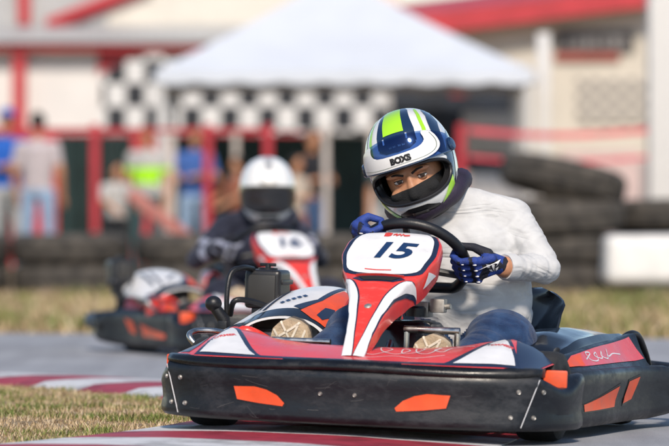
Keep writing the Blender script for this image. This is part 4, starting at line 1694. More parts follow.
def build_face(parent, M):
    """the part of the head seen through the opening: eyes, brow, nose bridge, black balaclava"""
    bm = Blob()
    ball(bm, (0, 0.005, 0.0), (0.078, 0.098, 0.118), 4)
    ball(bm, (0, -0.078, -0.045), (0.046, 0.030, 0.055), 3)
    caps(bm, (0, -0.092, 0.012), 0.010, (0, -0.106, -0.034), 0.0135, 3)
    ball(bm, (-0.034, -0.084, 0.027), (0.030, 0.014, 0.010), 3)
    ball(bm, (0.034, -0.084, 0.027), (0.030, 0.014, 0.010), 3)
    ball(bm, (-0.042, -0.074, -0.030), (0.026, 0.022, 0.02), 3)
    ball(bm, (0.042, -0.074, -0.030), (0.026, 0.022, 0.02), 3)
    me = remesh(bm, 0.0045, 3)
    for v in me.vertices:      # eye sockets
        for sx in (-1, 1):
            d = V((v.co.x - sx * 0.033, 0, v.co.z - 0.008))
            if v.co.y < -0.04:
                v.co.y += 0.010 * exp(-(d.x / 0.018) ** 2 - (d.z / 0.010) ** 2)
    f = obj('head', me, M_skin, parent)
    f.matrix_local = M
    nrm = [v.normal.copy() for v in me.vertices]
    for co_, no_ in (((0, -0.09, -0.0125), (-0.13, 0.10, 1)), ((0, -0.09, 0.047), (0, 0.3, -1))):
        bm = bmesh.new()
        bm.from_mesh(me)
        for v, n in zip(bm.verts, nrm):
            v.co += n * 0.0022
        bmesh.ops.bisect_plane(bm, geom=bm.verts[:] + bm.edges[:] + bm.faces[:], plane_co=co_, plane_no=no_, clear_outer=True)
        obj('balaclava', bm, M_balac, f, angle=None)
    for sx in (-1, 1):
        c = V((sx * 0.033, -0.0745, 0.007))
        bm = bmesh.new()
        ball(bm, c, 0.0138, 3)
        e = obj('eye', bm, mat('eye_white', (0.62, 0.58, 0.55), 0.2), f)
        g = V((0.22, -1, 0.20)).normalized()
        bm = bmesh.new()
        lathe(bm, [(0, 0.0014), (0.0045, 0.0010), (0.0072, 0.0)], 16, Matrix.Translation(c + g * 0.0130) @ g.to_track_quat('Z', 'Y').to_matrix().to_4x4())
        obj('iris', bm, mat('iris_brown', (0.025, 0.012, 0.007), 0.1), e)
        for up in (1, -1):
            bm = bmesh.new()
            rows = []
            for i in range(9):
                t = i / 8
                row = []
                for j in range(13):
                    a = radians(-78 + 156 * j / 12)
                    edge_ = (21 if up > 0 else 16) * cos(a) ** 0.8 if cos(a) > 0 else 0
                    el = radians(edge_ + (62 - edge_) * t) * up
                    row.append(c + direction(a, el) * 0.0151)
                rows.append(row)
            loft(bm, rows, closed_u=False, cap=False)
            obj('eyelid', bm, M_skin, f)
            bm = bmesh.new()
            tube(bm, rows[0][1:-1], 0.0011 if up > 0 else 0.0006, 6)
            obj('lashes', bm, M_balac, f)
        bm = bmesh.new()
        tube(bm, catmull([(sx * 0.012, -0.1005, 0.024), (sx * 0.030, -0.1000, 0.0315), (sx * 0.046, -0.092, 0.030), (sx * 0.056, -0.082, 0.023)], 5), [0.0034 - 0.0001 * k for k in range(16)], 6)
        obj('eyebrow', bm, mat('brow_hair', (0.012, 0.008, 0.006), 0.8, bump=0.5, bscale=400), f)
    return f


def build_glove(parent, grip, e_r, e_t, nn, wrist, mats, logo=True, side=1, rs=1.0):
    """a gloved fist closed on the rim at grip; fingers wrap over the front of the rim"""
    bm = Blob()
    P = lambda r_, t_, n_: grip + e_r * (r_ * rs if r_ > 0.03 else r_) + e_t * t_ + nn * n_
    wr = V(wrist)
    caps(bm, wr, 0.030, P(0.075, 0.0, 0.004), 0.030)
    for t_ in (-0.030, -0.010, 0.010, 0.030):
        caps(bm, P(0.085, t_ * 0.8, -0.004), 0.016, P(0.040, t_, -0.030), 0.0135)
    for i, t_ in enumerate((-0.035, -0.012, 0.012, 0.035)):
        Lf = (0.85, 0.97, 1.0, 0.93)[i] if side > 0 else (0.93, 1.0, 0.97, 0.85)[i]
        k, m_, t2 = P(0.040, t_ * 1.08, -0.031), P(-0.004 * Lf, t_ * 1.05, -0.0375), P(-0.033 * Lf, t_ * 1.0, -0.012)
        e_ = P(-0.030 * Lf, t_ * 0.98, 0.012)
        caps(bm, k, 0.0135, m_, 0.0112, 2)
        caps(bm, m_, 0.0112, t2, 0.0104, 2)
        caps(bm, t2, 0.0104, e_, 0.0094, 2)
        ball(bm, k + nn * -0.003, 0.0142, 2)
    if rs > 0.9:
        caps(bm, P(0.070, 0.026, 0.010), 0.018, P(0.026, 0.036, 0.026), 0.0130)
        caps(bm, P(0.026, 0.036, 0.026), 0.0130, P(-0.016, 0.040, 0.026), 0.0108)
    else:
        caps(bm, P(0.070, 0.020, 0.014), 0.016, P(0.020, 0.026, 0.032), 0.0125)
        caps(bm, P(0.020, 0.026, 0.032), 0.0125, P(-0.020, 0.020, 0.030), 0.0105)
    me = remesh(bm, 0.0034, 2, 0.4)
    for p in me.polygons:
        d = p.center - grip
        r_, t_, n_ = d.dot(e_r), d.dot(e_t), d.dot(nn)
        q = 0
        if n_ < 0.0:
            w = 0.0035 * sin(t_ * 260)
            if 0.024 < r_ + w < 0.036 or 0.058 + 0.012 * sin(t_ * 70) < r_ < 0.070 + 0.01 * cos(t_ * 60):
                q = 1
            if abs(t_ - 0.004) < 0.018 and 0.060 < r_ < 0.120:
                q = 1
            if -0.012 < r_ < -0.002 and abs(sin(t_ * 130)) > 0.5:
                q = 1
        else:
            q = 1 if (r_ < 0.09 and rs > 0.9) else 0
        if r_ > 0.112:
            q = 1
        p.material_index = q
    g = obj('glove', me, mats, parent)
    tr_ = bvh(me)
    for i, t_ in enumerate((-0.036, -0.012, 0.012, 0.036)):
        for rr_, sz in ((0.043, 0.0036), (0.006, 0.0026)):
            hit = tr_.ray_cast(P(rr_, t_, -0.3), nn)
            if hit[0]:
                bm = bmesh.new()
                ball(bm, hit[0], (sz * 1.7, sz * 0.7, sz * 0.8), 2)
                obj('knuckle_pad', bm, mats[2], g)
    if logo:
        FL = Frame(P(0.088, 0.004, -0.25), e_r, e_t, nn)
        for pl in ([(-0.017, 0.019), (-0.004, 0.010), (-0.010, 0.003), (-0.004, -0.003), (-0.016, 0.004)],
                   [(0.019, 0.019), (0.006, 0.010), (0.012, 0.003), (0.006, -0.003), (0.018, 0.004)],
                   [(-0.003, 0.008), (0.005, 0.008), (0.0015, -0.018), (0.0005, -0.018)],
                   [(-0.012, -0.006), (-0.004, -0.008), (-0.003, -0.020), (-0.009, -0.014)],
                   [(0.014, -0.006), (0.006, -0.008), (0.005, -0.020), (0.011, -0.014)]):
            decal(tr_, FL, pl, mats[2], g, 0.0014, 0.006, name='emblem')
    return g


def build_shoe(parent, toe, heel, w, face, up_m):
    """shoe seen from below: upper, sole plate and tread lines; face = direction the sole looks"""
    toe, heel, face = V(toe), V(heel), V(face).normalized()
    ay = (toe - heel).normalized()
    axx = ay.cross(face).normalized()
    L = (toe - heel).length
    out = []
    for k in range(28):
        a = 2 * pi * k / 28
        v = 0.5 - 0.5 * cos(a)
        wd = w * lerp_tab([(0, 0.0), (0.03, 0.45), (0.12, 0.70), (0.35, 0.66), (0.55, 0.80), (0.75, 1.0), (0.90, 0.80), (0.97, 0.45), (1, 0)], v) * 0.5
        out.append((wd * (1 if sin(a) > 0 else -1), v * L))
    bm = bmesh.new()
    up = []
    for dz, sc in ((0.0, 0.97), (-0.012, 1.0), (-0.028, 1.0), (-0.055, 0.92), (-0.078, 0.70), (-0.085, 0.40)):
        up.append([heel + axx * (x * sc) + ay * (L / 2 + (y - L / 2) * (0.995 if sc > .9 else 0.93)) + face * dz for x, y in out])
    loft(bm, up[2:], closed_u=True, cap=True)
    s_ = obj('shoe', bm, up_m, parent, angle=60)
    bm = bmesh.new()
    loft(bm, up[:3], closed_u=True, cap=True)
    so = obj('sole', bm, M_sole, s_, angle=40)
    st = bvh(so.data)
    F = Frame(heel + face * 0.3, axx, ay, -face)
    hw = w * 0.5
    lines = [[(-0.9, .62), (-0.2, .75), (0.9, .70)], [(-0.95, .74), (0, .86), (0.6, .95)], [(-0.4, .98), (-0.1, .80), (0.3, .55)], [(0.5, .92), (0.1, .75), (-0.5, .55)],
             [(-0.8, .88), (-0.5, .70), (-0.45, .52)], [(0.9, .86), (0.6, .70), (0.55, .52)], [(-0.7, .52), (0, .60), (0.75, .55)], [(-0.65, .35), (0, .42), (0.6, .36)],
             [(-0.6, .2), (0, .26), (0.6, .2)], [(0, .05), (0, .2), (0, .38)]]
    for ln in lines:
        squiggle(st, F, [(x * hw * 0.92, y * L) for x, y in ln], 0.0065, M_tread, so, 0.0028, name='tread', n=4)
    return s_


def wrinkle(me, regions):
    """cloth folds: each region = (a, b, radius, freq, amp): folds run round the limb a-b"""
    nrm = [v.normal.copy() for v in me.vertices]
    for v, n in zip(me.vertices, nrm):
        dsp = 0.0
        for a, b, rad, fq, amp in regions:
            ab = b - a
            t = (v.co - a).dot(ab) / ab.length_squared
            if -0.15 < t < 1.15:
                d = (v.co - (a + ab * t)).length
                if d < rad:
                    s = t * ab.length
                    rd = (v.co - (a + ab * t)) * 7.0
                    sl = s + rd.x * 0.035 + rd.z * 0.02
                    q = noise.noise(V((sl * fq, rd.y * 0.8 + rd.x * 0.6, rd.z * 0.8 + fq))) + 0.35 * noise.noise(V((sl * fq * 2.3 + rd.z, rd.x * 1.2, rd.y * 1.2 + 5)))
                    q = min(1.0, abs(q) * 2.6) - 0.55
                    dsp += amp * q * min(1, (1.15 - abs(t - 0.5) * 2 * 0.87) * 2)
        v.co += n * dsp


def build_driver(pose, style):
    P = empty('person')
    J = {k: V(v) for k, v in pose.items() if isinstance(v, tuple) and len(v) == 3}
    bm = Blob()
    # torso
    pel, ab_, ch, nk = J['pelvis'], J['belly'], J['chest'], J['neck']
    for t in range(9):
        f = t / 8
        ball(bm, pel.lerp(ab_, f), (0.172 + 0.012 * f, 0.125 + 0.02 * f, 0.11), 3)
    for t in range(9):
        f = t / 8
        ball(bm, ab_.lerp(ch, f), (0.184 - 0.012 * f, 0.140 - 0.012 * f, 0.11), 3)
    for s in ('l', 'r'):
        sh = J['sh_' + s]
        caps(bm, ch + V((0, 0.02, 0.05)), 0.082, sh, 0.060, 3)
        caps(bm, nk, 0.058, sh + V((0, 0, 0.008)), 0.052, 3)
        caps(bm, sh, 0.061, J['el_' + s], 0.048, 3)
        caps(bm, J['el_' + s], 0.048, J['wr_' + s], 0.032, 3)
        caps(bm, J['hip_' + s], 0.095, J['kn_' + s], 0.080, 3)
        caps(bm, J['kn_' + s], 0.080, J['an_' + s], 0.052, 3)
        ball(bm, J['kn_' + s], (0.108, 0.095, 0.094), 3)
    caps(bm, ch + V((0, 0, 0.08)), 0.075, nk, 0.055, 3)
    caps(bm, nk, 0.055, J['head'], 0.05, 3)
    me = remesh(bm, 0.0060 if style == 'race' else 0.011, 6)
    A = lambda a, b, r_, f, m_: (J[a], J[b], r_, f, m_)
    reg = [A('sh_l', 'el_l', 0.11, 21, 0.0050), A('el_l', 'wr_l', 0.09, 24, 0.0036), A('sh_r', 'el_r', 0.10, 26, 0.0052), A('el_r', 'wr_r', 0.08, 34, 0.0034),
           A('pelvis', 'chest', 0.30, 13, 0.0065), A('chest', 'sh_l', 0.16, 16, 0.0036), A('hip_l', 'kn_l', 0.13, 22, 0.005), A('kn_l', 'an_l', 0.11, 26, 0.005), A('hip_r', 'kn_r', 0.13, 22, 0.005)]
    wrinkle(me, reg)
    for p in me.polygons:
        c = p.center
        dl = min((c - J['an_l']).length, 9)
        leg = False
        for s in ('l', 'r'):
            for a, b in (('hip_', 'kn_'), ('kn_', 'an_')):
                a_, b_ = J[a + s], J[b + s]
                t = max(0, min(1, (c - a_).dot(b_ - a_) / (b_ - a_).length_squared))
                if (c - a_.lerp(b_, t)).length < 0.115 and not (a == 'hip_' and t < 0.10):
                    leg = True
        wr = False
        for s in ('l', 'r'):
            a_, b_ = J['el_' + s], J['wr_' + s]
            t = (c - a_).dot(b_ - a_) / (b_ - a_).length_squared
            if (c - b_).length < 0.06 and t > 0.93:
                wr = True
        head = (c - J['head']).length < 0.10 and c.z > J['neck'].z + 0.03
        p.material_index = 2 if wr else (3 if head else (1 if leg and c.z < J['belly'].z + 0.03 else 0))
        if style != 'race' and p.material_index == 0 and min(abs((c - J['el_l']).length - 0.11), abs((c - J['el_r']).length - 0.10)) < 0.018:
            p.material_index = 4
    for p in me.polygons:
        p.use_smooth = True
    mats = [M_shirt, M_jeans, M_skin, M_balac] if style == 'race' else [M_suit, M_suit, M_gblack, M_balac, M_suitw]
    obj('body', me, mats, P)
    for s in ('l', 'r'):
        a_, b_ = J['el_' + s], J['wr_' + s]
        ax_ = (b_ - a_).normalized()
        c_ = a_.lerp(b_, 0.94)
        bm = bmesh.new()
        lathe(bm, [(0.031, 0.010), (0.037, 0.012), (0.0395, 0.006), (0.0405, -0.012), (0.0405, -0.026), (0.028, -0.030)], 28,
              Matrix.Translation(c_) @ ax_.to_track_quat('Z', 'Y').to_matrix().to_4x4())
        for v in bm.verts:
            v.co += (v.co - c_).normalized() * 0.0018 * noise.noise(v.co * 70)
        obj('cuff', bm, mats[0], P)
    # collar: padded neck ring
    HM = Matrix.Translation(J['head']) @ pose['head_rot'].to_4x4()
    bm = bmesh.new()
    c0 = HM @ V((0.012, 0.022, -0.128))
    N = pose['collar_n'].normalized()
    ux = N.cross(V((0, 1, 0))).normalized()
    uy = N.cross(ux)
    tube(bm, [c0 + ux * (0.106 * cos(a)) + uy * (0.120 * sin(a)) + N * 0.010 * cos(2 * a) for a in [2 * pi * k / 40 for k in range(40)]], [0.033 + 0.003 * sin(k * 0.9) for k in range(40)], 14, closed=True)
    obj('neck_collar', bm, M_collar if style == 'race' else M_suit, P)
    if style == 'race':
        build_face(P, HM @ Matrix.Translation((0, -0.018, -0.033)) @ Matrix.Scale(1.10, 4))
    build_helmet(P, HM, style)
    gm = [M_gblue, M_gblack, M_gwhite] if style == 'race' else [M_suitw, M_gblack, M_gwhite]
    sw, nn, uu = V((-0.016, 0.82, 0.494)), V((0, 0.70, 0.714)), V((0, -0.714, 0.70))
    for s, sd in (('l', 1), ('r', -1)):
        a = pose['grip_' + s]
        e_r = V((1, 0, 0)) * cos(a) + uu * sin(a)
        e_t = (V((-1, 0, 0)) * sin(a) + uu * cos(a)) * sd
        gp = sw + V((1, 0, 0)) * (0.158 * cos(a)) + uu * (0.155 * sin(a))
        ha = pose.get('hand_' + s, a)
        e_r = V((1, 0, 0)) * cos(ha) + uu * sin(ha)
        e_t = (V((-1, 0, 0)) * sin(ha) + uu * cos(ha)) * sd
        build_glove(P, gp, e_r, e_t, nn, J['wr_' + s], gm, style == 'race' and sd > 0, sd, pose.get('rs_' + s, 1.0))
    for s in ('l', 'r'):
        toe, heel = J['toe_' + s], J['heel_' + s]
        build_shoe(P, toe, heel, 0.122, V((0, -1, 0.0)) - (toe - heel) * ((V((0, -1, 0))).dot(toe - heel) / (toe - heel).length_squared), M_shoe)
    return P


GR_L, GR_R = radians(0), radians(132)
_uu = V((0, -0.714, 0.70))
pose1 = dict(pelvis=(0.09, 1.10, 0.185), belly=(0.105, 1.08, 0.34), chest=(0.095, 1.07, 0.53), neck=(0.04, 1.04, 0.668),
             sh_l=(0.212, 1.09, 0.626), el_l=(0.338, 1.02, 0.478), wr_l=(0.250, 0.862, 0.482),
             sh_r=(-0.070, 1.05, 0.640), el_r=(-0.175, 0.98, 0.470), wr_r=(-0.135, 0.90, 0.520),
             hip_l=(0.17, 1.02, 0.185), kn_l=(0.276, 0.745, 0.268), an_l=(0.180, 0.50, 0.160),
             hip_r=(0.00, 1.02, 0.185), kn_r=(-0.150, 0.74, 0.270), an_r=(-0.245, 0.50, 0.180),
             toe_l=(0.158, 0.385, 0.290), heel_l=(0.165, 0.405, 0.065), toe_r=(-0.268, 0.385, 0.318), heel_r=(-0.255, 0.42, 0.090),
             head=(-0.076, 0.975, 0.786), grip_l=GR_L, grip_r=GR_R, hand_r=radians(172), rs_r=0.55, collar_n=V((-0.42, -0.30, 1.0)))
pose1['head_rot'] = (Matrix.Rotation(radians(10), 3, 'Z') @ Matrix.Rotation(radians(16), 3, 'X') @ Matrix.Rotation(radians(-20), 3, 'Y'))
drv = build_driver(pose1, 'race')
drv.location = KLOC
drv.rotation_euler = KROT
tag(drv, 'kart driver in white long-sleeved shirt, jeans, blue gloves and lime, white and navy helmet', 'person')

pose2 = dict(pose1)
pose2.update(pelvis=(0.06, 1.10, 0.185), belly=(0.05, 1.09, 0.34), chest=(0.04, 1.08, 0.51), neck=(0.035, 1.05, 0.640),
             sh_l=(0.20, 1.09, 0.60), el_l=(0.31, 0.98, 0.445), wr_l=(0.245, 0.86, 0.50), sh_r=(-0.125, 1.09, 0.60), el_r=(-0.30, 1.00, 0.44), wr_r=(-0.235, 0.86, 0.50),
             kn_r=(-0.24, 0.74, 0.268), head=(0.055, 1.0, 0.775), grip_l=radians(5), grip_r=radians(175), hand_r=radians(175), rs_r=1.0, collar_n=V((0, -0.25, 1)))
pose2['head_rot'] = Matrix.Rotation(radians(-14), 3, 'Z') @ Matrix.Rotation(radians(10), 3, 'X')
drv2 = build_driver(pose2, 'follow')
drv2.location = K2LOC
drv2.rotation_euler = K2ROT
tag(drv2, 'kart driver in black racing suit and white helmet with dark closed visor', 'person')

# ------------------------------------------------------------------ background: tyre barrier
M_ttyre = mat('old_truck_tyre', (0.038, 0.035, 0.033), 0.85, var=0.4, vscale=9, col2=(0.105, 0.092, 0.078), bump=0.5, bscale=30)


def truck_tyre_mesh(R=0.5, w=0.26, r=0.29):
    bm = bmesh.new()
    h = w / 2
    prof = [(r, -h * 0.70), (r + 0.02, -h * 0.86), (r + 0.07, -h * 0.98), (R - 0.10, -h), (R - 0.055, -h * 0.95), (R - 0.025, -h * 0.82), (R - 0.008, -h * 0.62)]
    for g_ in (-0.36, 0.0, 0.36):
        prof += [(R, h * (g_ - 0.13)), (R, h * (g_ + 0.13)), (R - 0.012, h * (g_ + 0.15)), (R - 0.012, h * (g_ + 0.20))]
    prof = prof[:-2] + [(R - 0.008, h * 0.62), (R - 0.025, h * 0.82), (R - 0.055, h * 0.95), (R - 0.10, h), (r + 0.07, h * 0.98), (r + 0.02, h * 0.86), (r, h * 0.70)]
    lathe(bm, prof + [prof[0]], 48)
    bmesh.ops.remove_doubles(bm, verts=bm.verts, dist=0.0005)
    return mesh_of(bm, True, 60)


TY = truck_tyre_mesh()


def tyre(x, y, z, rot=(0, 0, 0), label=None, group=None, s=1.0):
    o = bpy.data.objects.new('truck_tyre', TY)
    if not TY.materials:
        TY.materials.append(M_ttyre)
    C.objects.link(o)
    o.location = (x, y, z)
    o.rotation_euler = rot
    o.scale = (s, s, s)
    return tag(o, label, 'tyre', group)


rnd = random.Random(5)
WY = 25.6
xs = [-5.3 + 1.02 * k for k in range(7)]
for k, x in enumerate(xs):
    for lv in range(2):
        lab = ('truck tyre lying flat on the grass, lower one of a pair in the tyre wall' if lv == 0 else
               'truck tyre lying flat on top of another in the low tyre wall')
        tyre(x + rnd.uniform(-0.03, 0.03), WY + rnd.uniform(-0.06, 0.06), 0.122 + 0.262 * lv, (0, 0, rnd.uniform(0, 6)), lab,
             'lower tyres of the tyre wall' if lv == 0 else 'upper tyres of the tyre wall')
# heap beside the white block
tyre(1.90, 25.2, 0.122, (0, 0, 1.1), 'bottom tyre of the tall leaning heap beside the white block')
tyre(1.94, 25.22, 0.384, (0, 0, 2.1), 'second tyre up in the tall leaning heap beside the white block')
tyre(1.90, 25.2, 0.662, (0.03, -0.05, 0.4), 'third tyre up, tilted, in the tall heap beside the white block', s=1.10)
tyre(1.93, 25.22, 0.97, (0.20, -0.10, 2.4), 'topmost tilted tyre of the tall heap beside the white block', s=1.08)
tyre(2.82, 25.9, 0.122, (0, 0, 0.3), 'bottom tyre of the stack behind the white block')
tyre(2.84, 25.95, 0.384, (0, 0, 1.3), 'second tyre of the stack behind the white block')
tyre(2.80, 25.9, 0.660, (0.03, 0.05, 2.3), 'top tyre of the stack behind the white block')

M_block = mat('white_foam_paint', (0.74, 0.73, 0.71), 0.6, var=0.08, vscale=6, bump=0.1, bscale=30)
tyre(2.66, 24.2, 0.047, (0, 0, 0.8), 'small old tyre lying flat under the white block', s=0.46)
bm = bmesh.new()
box(bm, (-0.42, -0.24, 0.0), (0.42, 0.24, 0.40), 0.09, 4)
for v in bm.verts:
    v.co.x += 0.012 * noise.noise(v.co * 5)
    v.co.z += 0.010 * noise.noise(v.co * 4 + V((3, 0, 0)))
wb = obj('crash_block', bm, M_block, None, angle=60)
wb.location = (2.63, 24.2, 0.107)
wb.rotation_euler = (0, 0, 0.06)
tag(wb, 'white rounded foam crash block resting on an old tyre', 'barrier')

# ------------------------------------------------------------------ paddock fence, boards, posts
M_fred = mat('fence_red', (0.40, 0.022, 0.035), 0.5, var=0.15)
M_fwht = mat('fence_white', (0.60, 0.59, 0.58), 0.5, var=0.05)
M_tarp = mat('green_tarp', (0.016, 0.035, 0.035), 0.8, var=0.3, vscale=4, bump=0.3, bscale=12)
M_pink2 = mat('faded_red_tape', (0.62, 0.07, 0.10), 0.5, var=0.2)

fence = empty('paddock_fence', (0, 31, 0))
tag(fence, 'red tubular paddock fence with white-footed posts behind the tyre wall', 'fence')
FY = 31.0
for px in (-45, 95, 208, 268, 461):
    X = (px - 334.5) * (FY + 14) / FPX
    bm = bmesh.new()
    box(bm, (X - 0.043, -0.043, 0.50), (X + 0.043, 0.043, 1.56), 0.01, 1)
    p_ = obj('post', bm, M_fred, fence)
    bm = bmesh.new()
    box(bm, (X - 0.046, -0.046, -0.02), (X + 0.046, 0.046, 0.50), 0.01, 1)
    obj('post_foot', bm, M_fwht, p_)
for z_ in (1.50,):
    for a, b in ((-45, 95), (95, 208), (208, 268)):
        bm = bmesh.new()
        xa, xb = [(q - 334.5) * (FY + 14) / FPX for q in (a, b)]
        box(bm, (xa + 0.044, -0.025, z_ - 0.022), (xb - 0.044, 0.025, z_ + 0.022), 0.01, 1)
        obj('rail', bm, M_fred, fence)
for z_, hh in ((1.50, 0.028), (1.24, 0.018)):
    for a, b in ((461, 655),):
        bm = bmesh.new()
        xa, xb = [(q - 334.5) * (FY + 14) / FPX for q in (a, b)]
        rows = []
        for k in range(13):
            t = k / 12
            zz = z_ - 0.05 * sin(t * pi)
            rows.append([V((xa + 0.076 + (xb - xa - 0.152) * t, dy, zz + dz)) for dy, dz in ((-0.006, -hh), (0.006, -hh), (0.006, hh), (-0.006, hh))])
        loft(bm, rows)
        obj('tape', bm, M_pink2, fence)

# dark tarpaulin screens behind the spectators
for i, (a, b, lab) in enumerate(((58, 132, 'dark green tarpaulin screen behind the fence beside the man in jeans'),
                                 (170, 395, 'dark green tarpaulin screen under the marquee behind the seated crowd'),
                                 (-60, 10, 'dark green tarpaulin screen at the end of the fence'))):
    bm = bmesh.new()
    Yt = 40.5
    xa, xb = [(q - 334.5) * (Yt + 14) / FPX for q in (a, b)]
    rows = []
    for k in range(25):
        t = k / 24
        yy = 0.05 * sin(t * 22) + 0.03 * sin(t * 51)
        rows.append([V((xa + (xb - xa) * t, yy - 0.01, 0)), V((xa + (xb - xa) * t, yy - 0.01, 1.62)), V((xa + (xb - xa) * t, yy + 0.01, 1.62)), V((xa + (xb - xa) * t, yy + 0.01, 0))])
    loft(bm, rows)
    o = obj('tarpaulin_screen', bm, M_tarp, None)
    o.location.y = Yt
    tag(o, lab, 'screen', 'tarpaulin screens')

# pale scaffold poles standing among the spectators
for px, w_, Y, lab in ((171, 0.05, 35.4, 'pale scaffold pole beside the marshal in the lime vest'), (326, 0.035, 34.0, 'pale scaffold pole in the middle of the paddock crowd'),
                       (236, 0.035, 37.2, 'thin pale pole behind the reaching spectator'), (372, 0.04, 37.0, 'thin pale pole beside the navy banner')):
    p = at(px, 128, Y)
    bm = bmesh.new()
    tube(bm, [(0, 0, 0), (0, 0, p.z)], w_, 12)
    tube(bm, [(0, 0, 0), (0, 0, 0.02)], w_ * 2.2, 12)
    tube(bm, [(0, 0, p.z - 0.08), (0, 0, p.z + 0.03)], w_ * 1.3, 12)
    o = obj('scaffold_pole', bm, mat('pole_cream', (0.58, 0.52, 0.48), 0.5, var=0.1), None)
    o.location = (p.x, Y, -0.012)
    tag(o, lab, 'pole')

# orange and white plank barrier leaning
bm = bmesh.new()
box(bm, (-0.36, -0.025, -0.06), (0.36, 0.025, 0.06), 0.012, 2)
o = obj('leaning_board', bm, mat('salmon_board', (0.40, 0.15, 0.13), 0.6, var=0.15), None)
o.location = at(160, 216, 29.5)
o.rotation_euler = (0.05, radians(38), 0.1)
tag(o, 'salmon orange board leaning at the foot of the marquee post', 'board')

# navy banner with white panel
BY = 40.6
bn = empty('navy_banner', (0, BY, 0))
tag(bn, 'dark navy banner with pale panel and red spot beside the marquee', 'banner')
x0, x1 = at(392, 0, BY).x, at(521, 0, BY).x
bm = bmesh.new()
box(bm, (x0, -0.02, at(0, 172, BY).z), (x1, 0.02, at(0, 84, BY).z), 0.01, 1)
obj('cloth', bm, mat('banner_navy', (0.012, 0.020, 0.035), 0.6, var=0.3, vscale=3), bn)
bm = bmesh.new()
box(bm, (at(462, 0, BY).x, -0.05, at(0, 155, BY).z), (at(512, 0, BY).x, -0.022, at(0, 112, BY).z), 0.012, 2)
obj('pale_panel', bm, mat('banner_pale', (0.50, 0.47, 0.44), 0.6, var=0.15, vscale=5), bn)
bm = bmesh.new()
box(bm, (at(450, 0, BY).x, -0.05, at(0, 96, BY).z), (at(466, 0, BY).x, -0.022, at(0, 84, BY).z), 0.012, 2)
obj('red_spot', bm, M_fred, bn)
for q in (x0 - 0.05, x1 + 0.05):
    bm = bmesh.new()
    tube(bm, [(q, 0, 0), (q, 0, 2.5)], 0.035, 10)
    obj('pole', bm, M_fwht, bn)
# low pale boards under the banner
for a, b, t_, c, lab in ((470, 520, 172, (0.52, 0.50, 0.50), 'pale grey low board standing below the navy banner'),
                         (560, 640, 150, (0.55, 0.42, 0.40), 'pinkish low board standing behind the red tape')):
    bm = bmesh.new()
    xa, xb, z1 = at(a, 0, 38).x, at(b, 0, 38).x, at(0, t_, 38).z
    box(bm, (xa, -0.03, 0.0), (xb, 0.03, z1), 0.01, 1)
    o = obj('low_board', bm, mat('board_' + str(a), c, 0.6, var=0.12, vscale=5), None)
    o.location.y = 38
    tag(o, lab, 'board')

# white posts
for px, w_, Y, top, lab in ((543.5, 0.145, 38.0, 32, 'slim white square post beside the marquee'),
                            (672, 0.50, 34.0, -80, 'broad white building column at the end of the red roof')):
    p = at(px, top, Y)
    bm = bmesh.new()
    box(bm, (-w_ / 2, -w_ / 2, 0), (w_ / 2, w_ / 2, p.z), 0.02, 2)
    box(bm, (-w_ / 2 - 0.03, -w_ / 2 - 0.03, 0), (w_ / 2 + 0.03, w_ / 2 + 0.03, 0.12), 0.01, 1)
    o = obj('white_post', bm, M_fwht, None)
    o.location = (p.x, Y, -0.012)
    tag(o, lab, 'post')

# ------------------------------------------------------------------ marquee
TYF, TYB = 36.6, 40.2
tz = at(0, 71, TYF).z
txl, txr = at(155, 0, TYF).x, at(534, 0, TYF).x
tent = empty('marquee', ((txl + txr) / 2, (TYF + TYB) / 2, 0))
tag(tent, 'white peaked marquee with scalloped valance on white poles in the paddock', 'marquee')
M_tent = mat('tent_white', (0.58, 0.62, 0.69), 0.6, var=0.04, vscale=2, bump=0.15, bscale=3)
hx, hy = (txr - txl) / 2, (TYB - TYF) / 2
apex = V((-0.08, 0, at(0, -24, 38.4).z))
cor = [V((-hx, -hy, tz)), V((hx, -hy, tz)), V((hx, hy, tz)), V((-hx, hy, tz))]
for k in range(4):
    a, b = cor[k], cor[(k + 1) % 4]
    bm = bmesh.new()
    rows = []
    for i in range(13):
        t = i / 11.05 if i < 12 else 1
        row = []
        for j in range(13):
            q = a.lerp(b, j / 12).lerp(apex, min(1, t))
            q.z -= 0.07 * sin(t * pi) * (0.4 + 0.6 * sin(j / 12 * pi)) * (1 - 0.3 * t)
            row.append(q)
        rows.append(row)
    thick(bm, rows[:-1], -0.012)
    obj('roof_panel', bm, M_tent, tent)
    bm = bmesh.new()
    rows = []
    n_ = (b - a)
    out_ = V((n_.y, -n_.x, 0)).normalized()
    for j in range(81):
        t = j / 80
        p = a.lerp(b, t)
        dz = 0.12 + 0.03 * abs(sin(t * pi * 9))
        rows.append([p + out_ * 0.004, p + out_ * 0.012, p + out_ * 0.012 - V((0, 0, dz)), p + out_ * 0.004 - V((0, 0, dz))])
    loft(bm, rows)
    obj('valance', bm, M_tent, tent)
for c in cor:
    bm = bmesh.new()
    tube(bm, [(c.x * 0.97, c.y * 0.97, 0), (c.x * 0.97, c.y * 0.97, tz - 0.02)], 0.05, 10)
    obj('pole', bm, M_fwht, tent)

# ------------------------------------------------------------------ buildings
M_wall = mat('white_render', (0.70, 0.68, 0.66), 0.8, var=0.06, vscale=1.5)
M_beige = mat('cream_render', (0.58, 0.53, 0.45), 0.8, var=0.08, vscale=1.5)
M_roofg = mat('grey_sheet_roof', (0.40, 0.41, 0.42), 0.5, var=0.08, vscale=2)
M_rred = mat('red_trim', (0.46, 0.03, 0.04), 0.5, var=0.12, vscale=3)


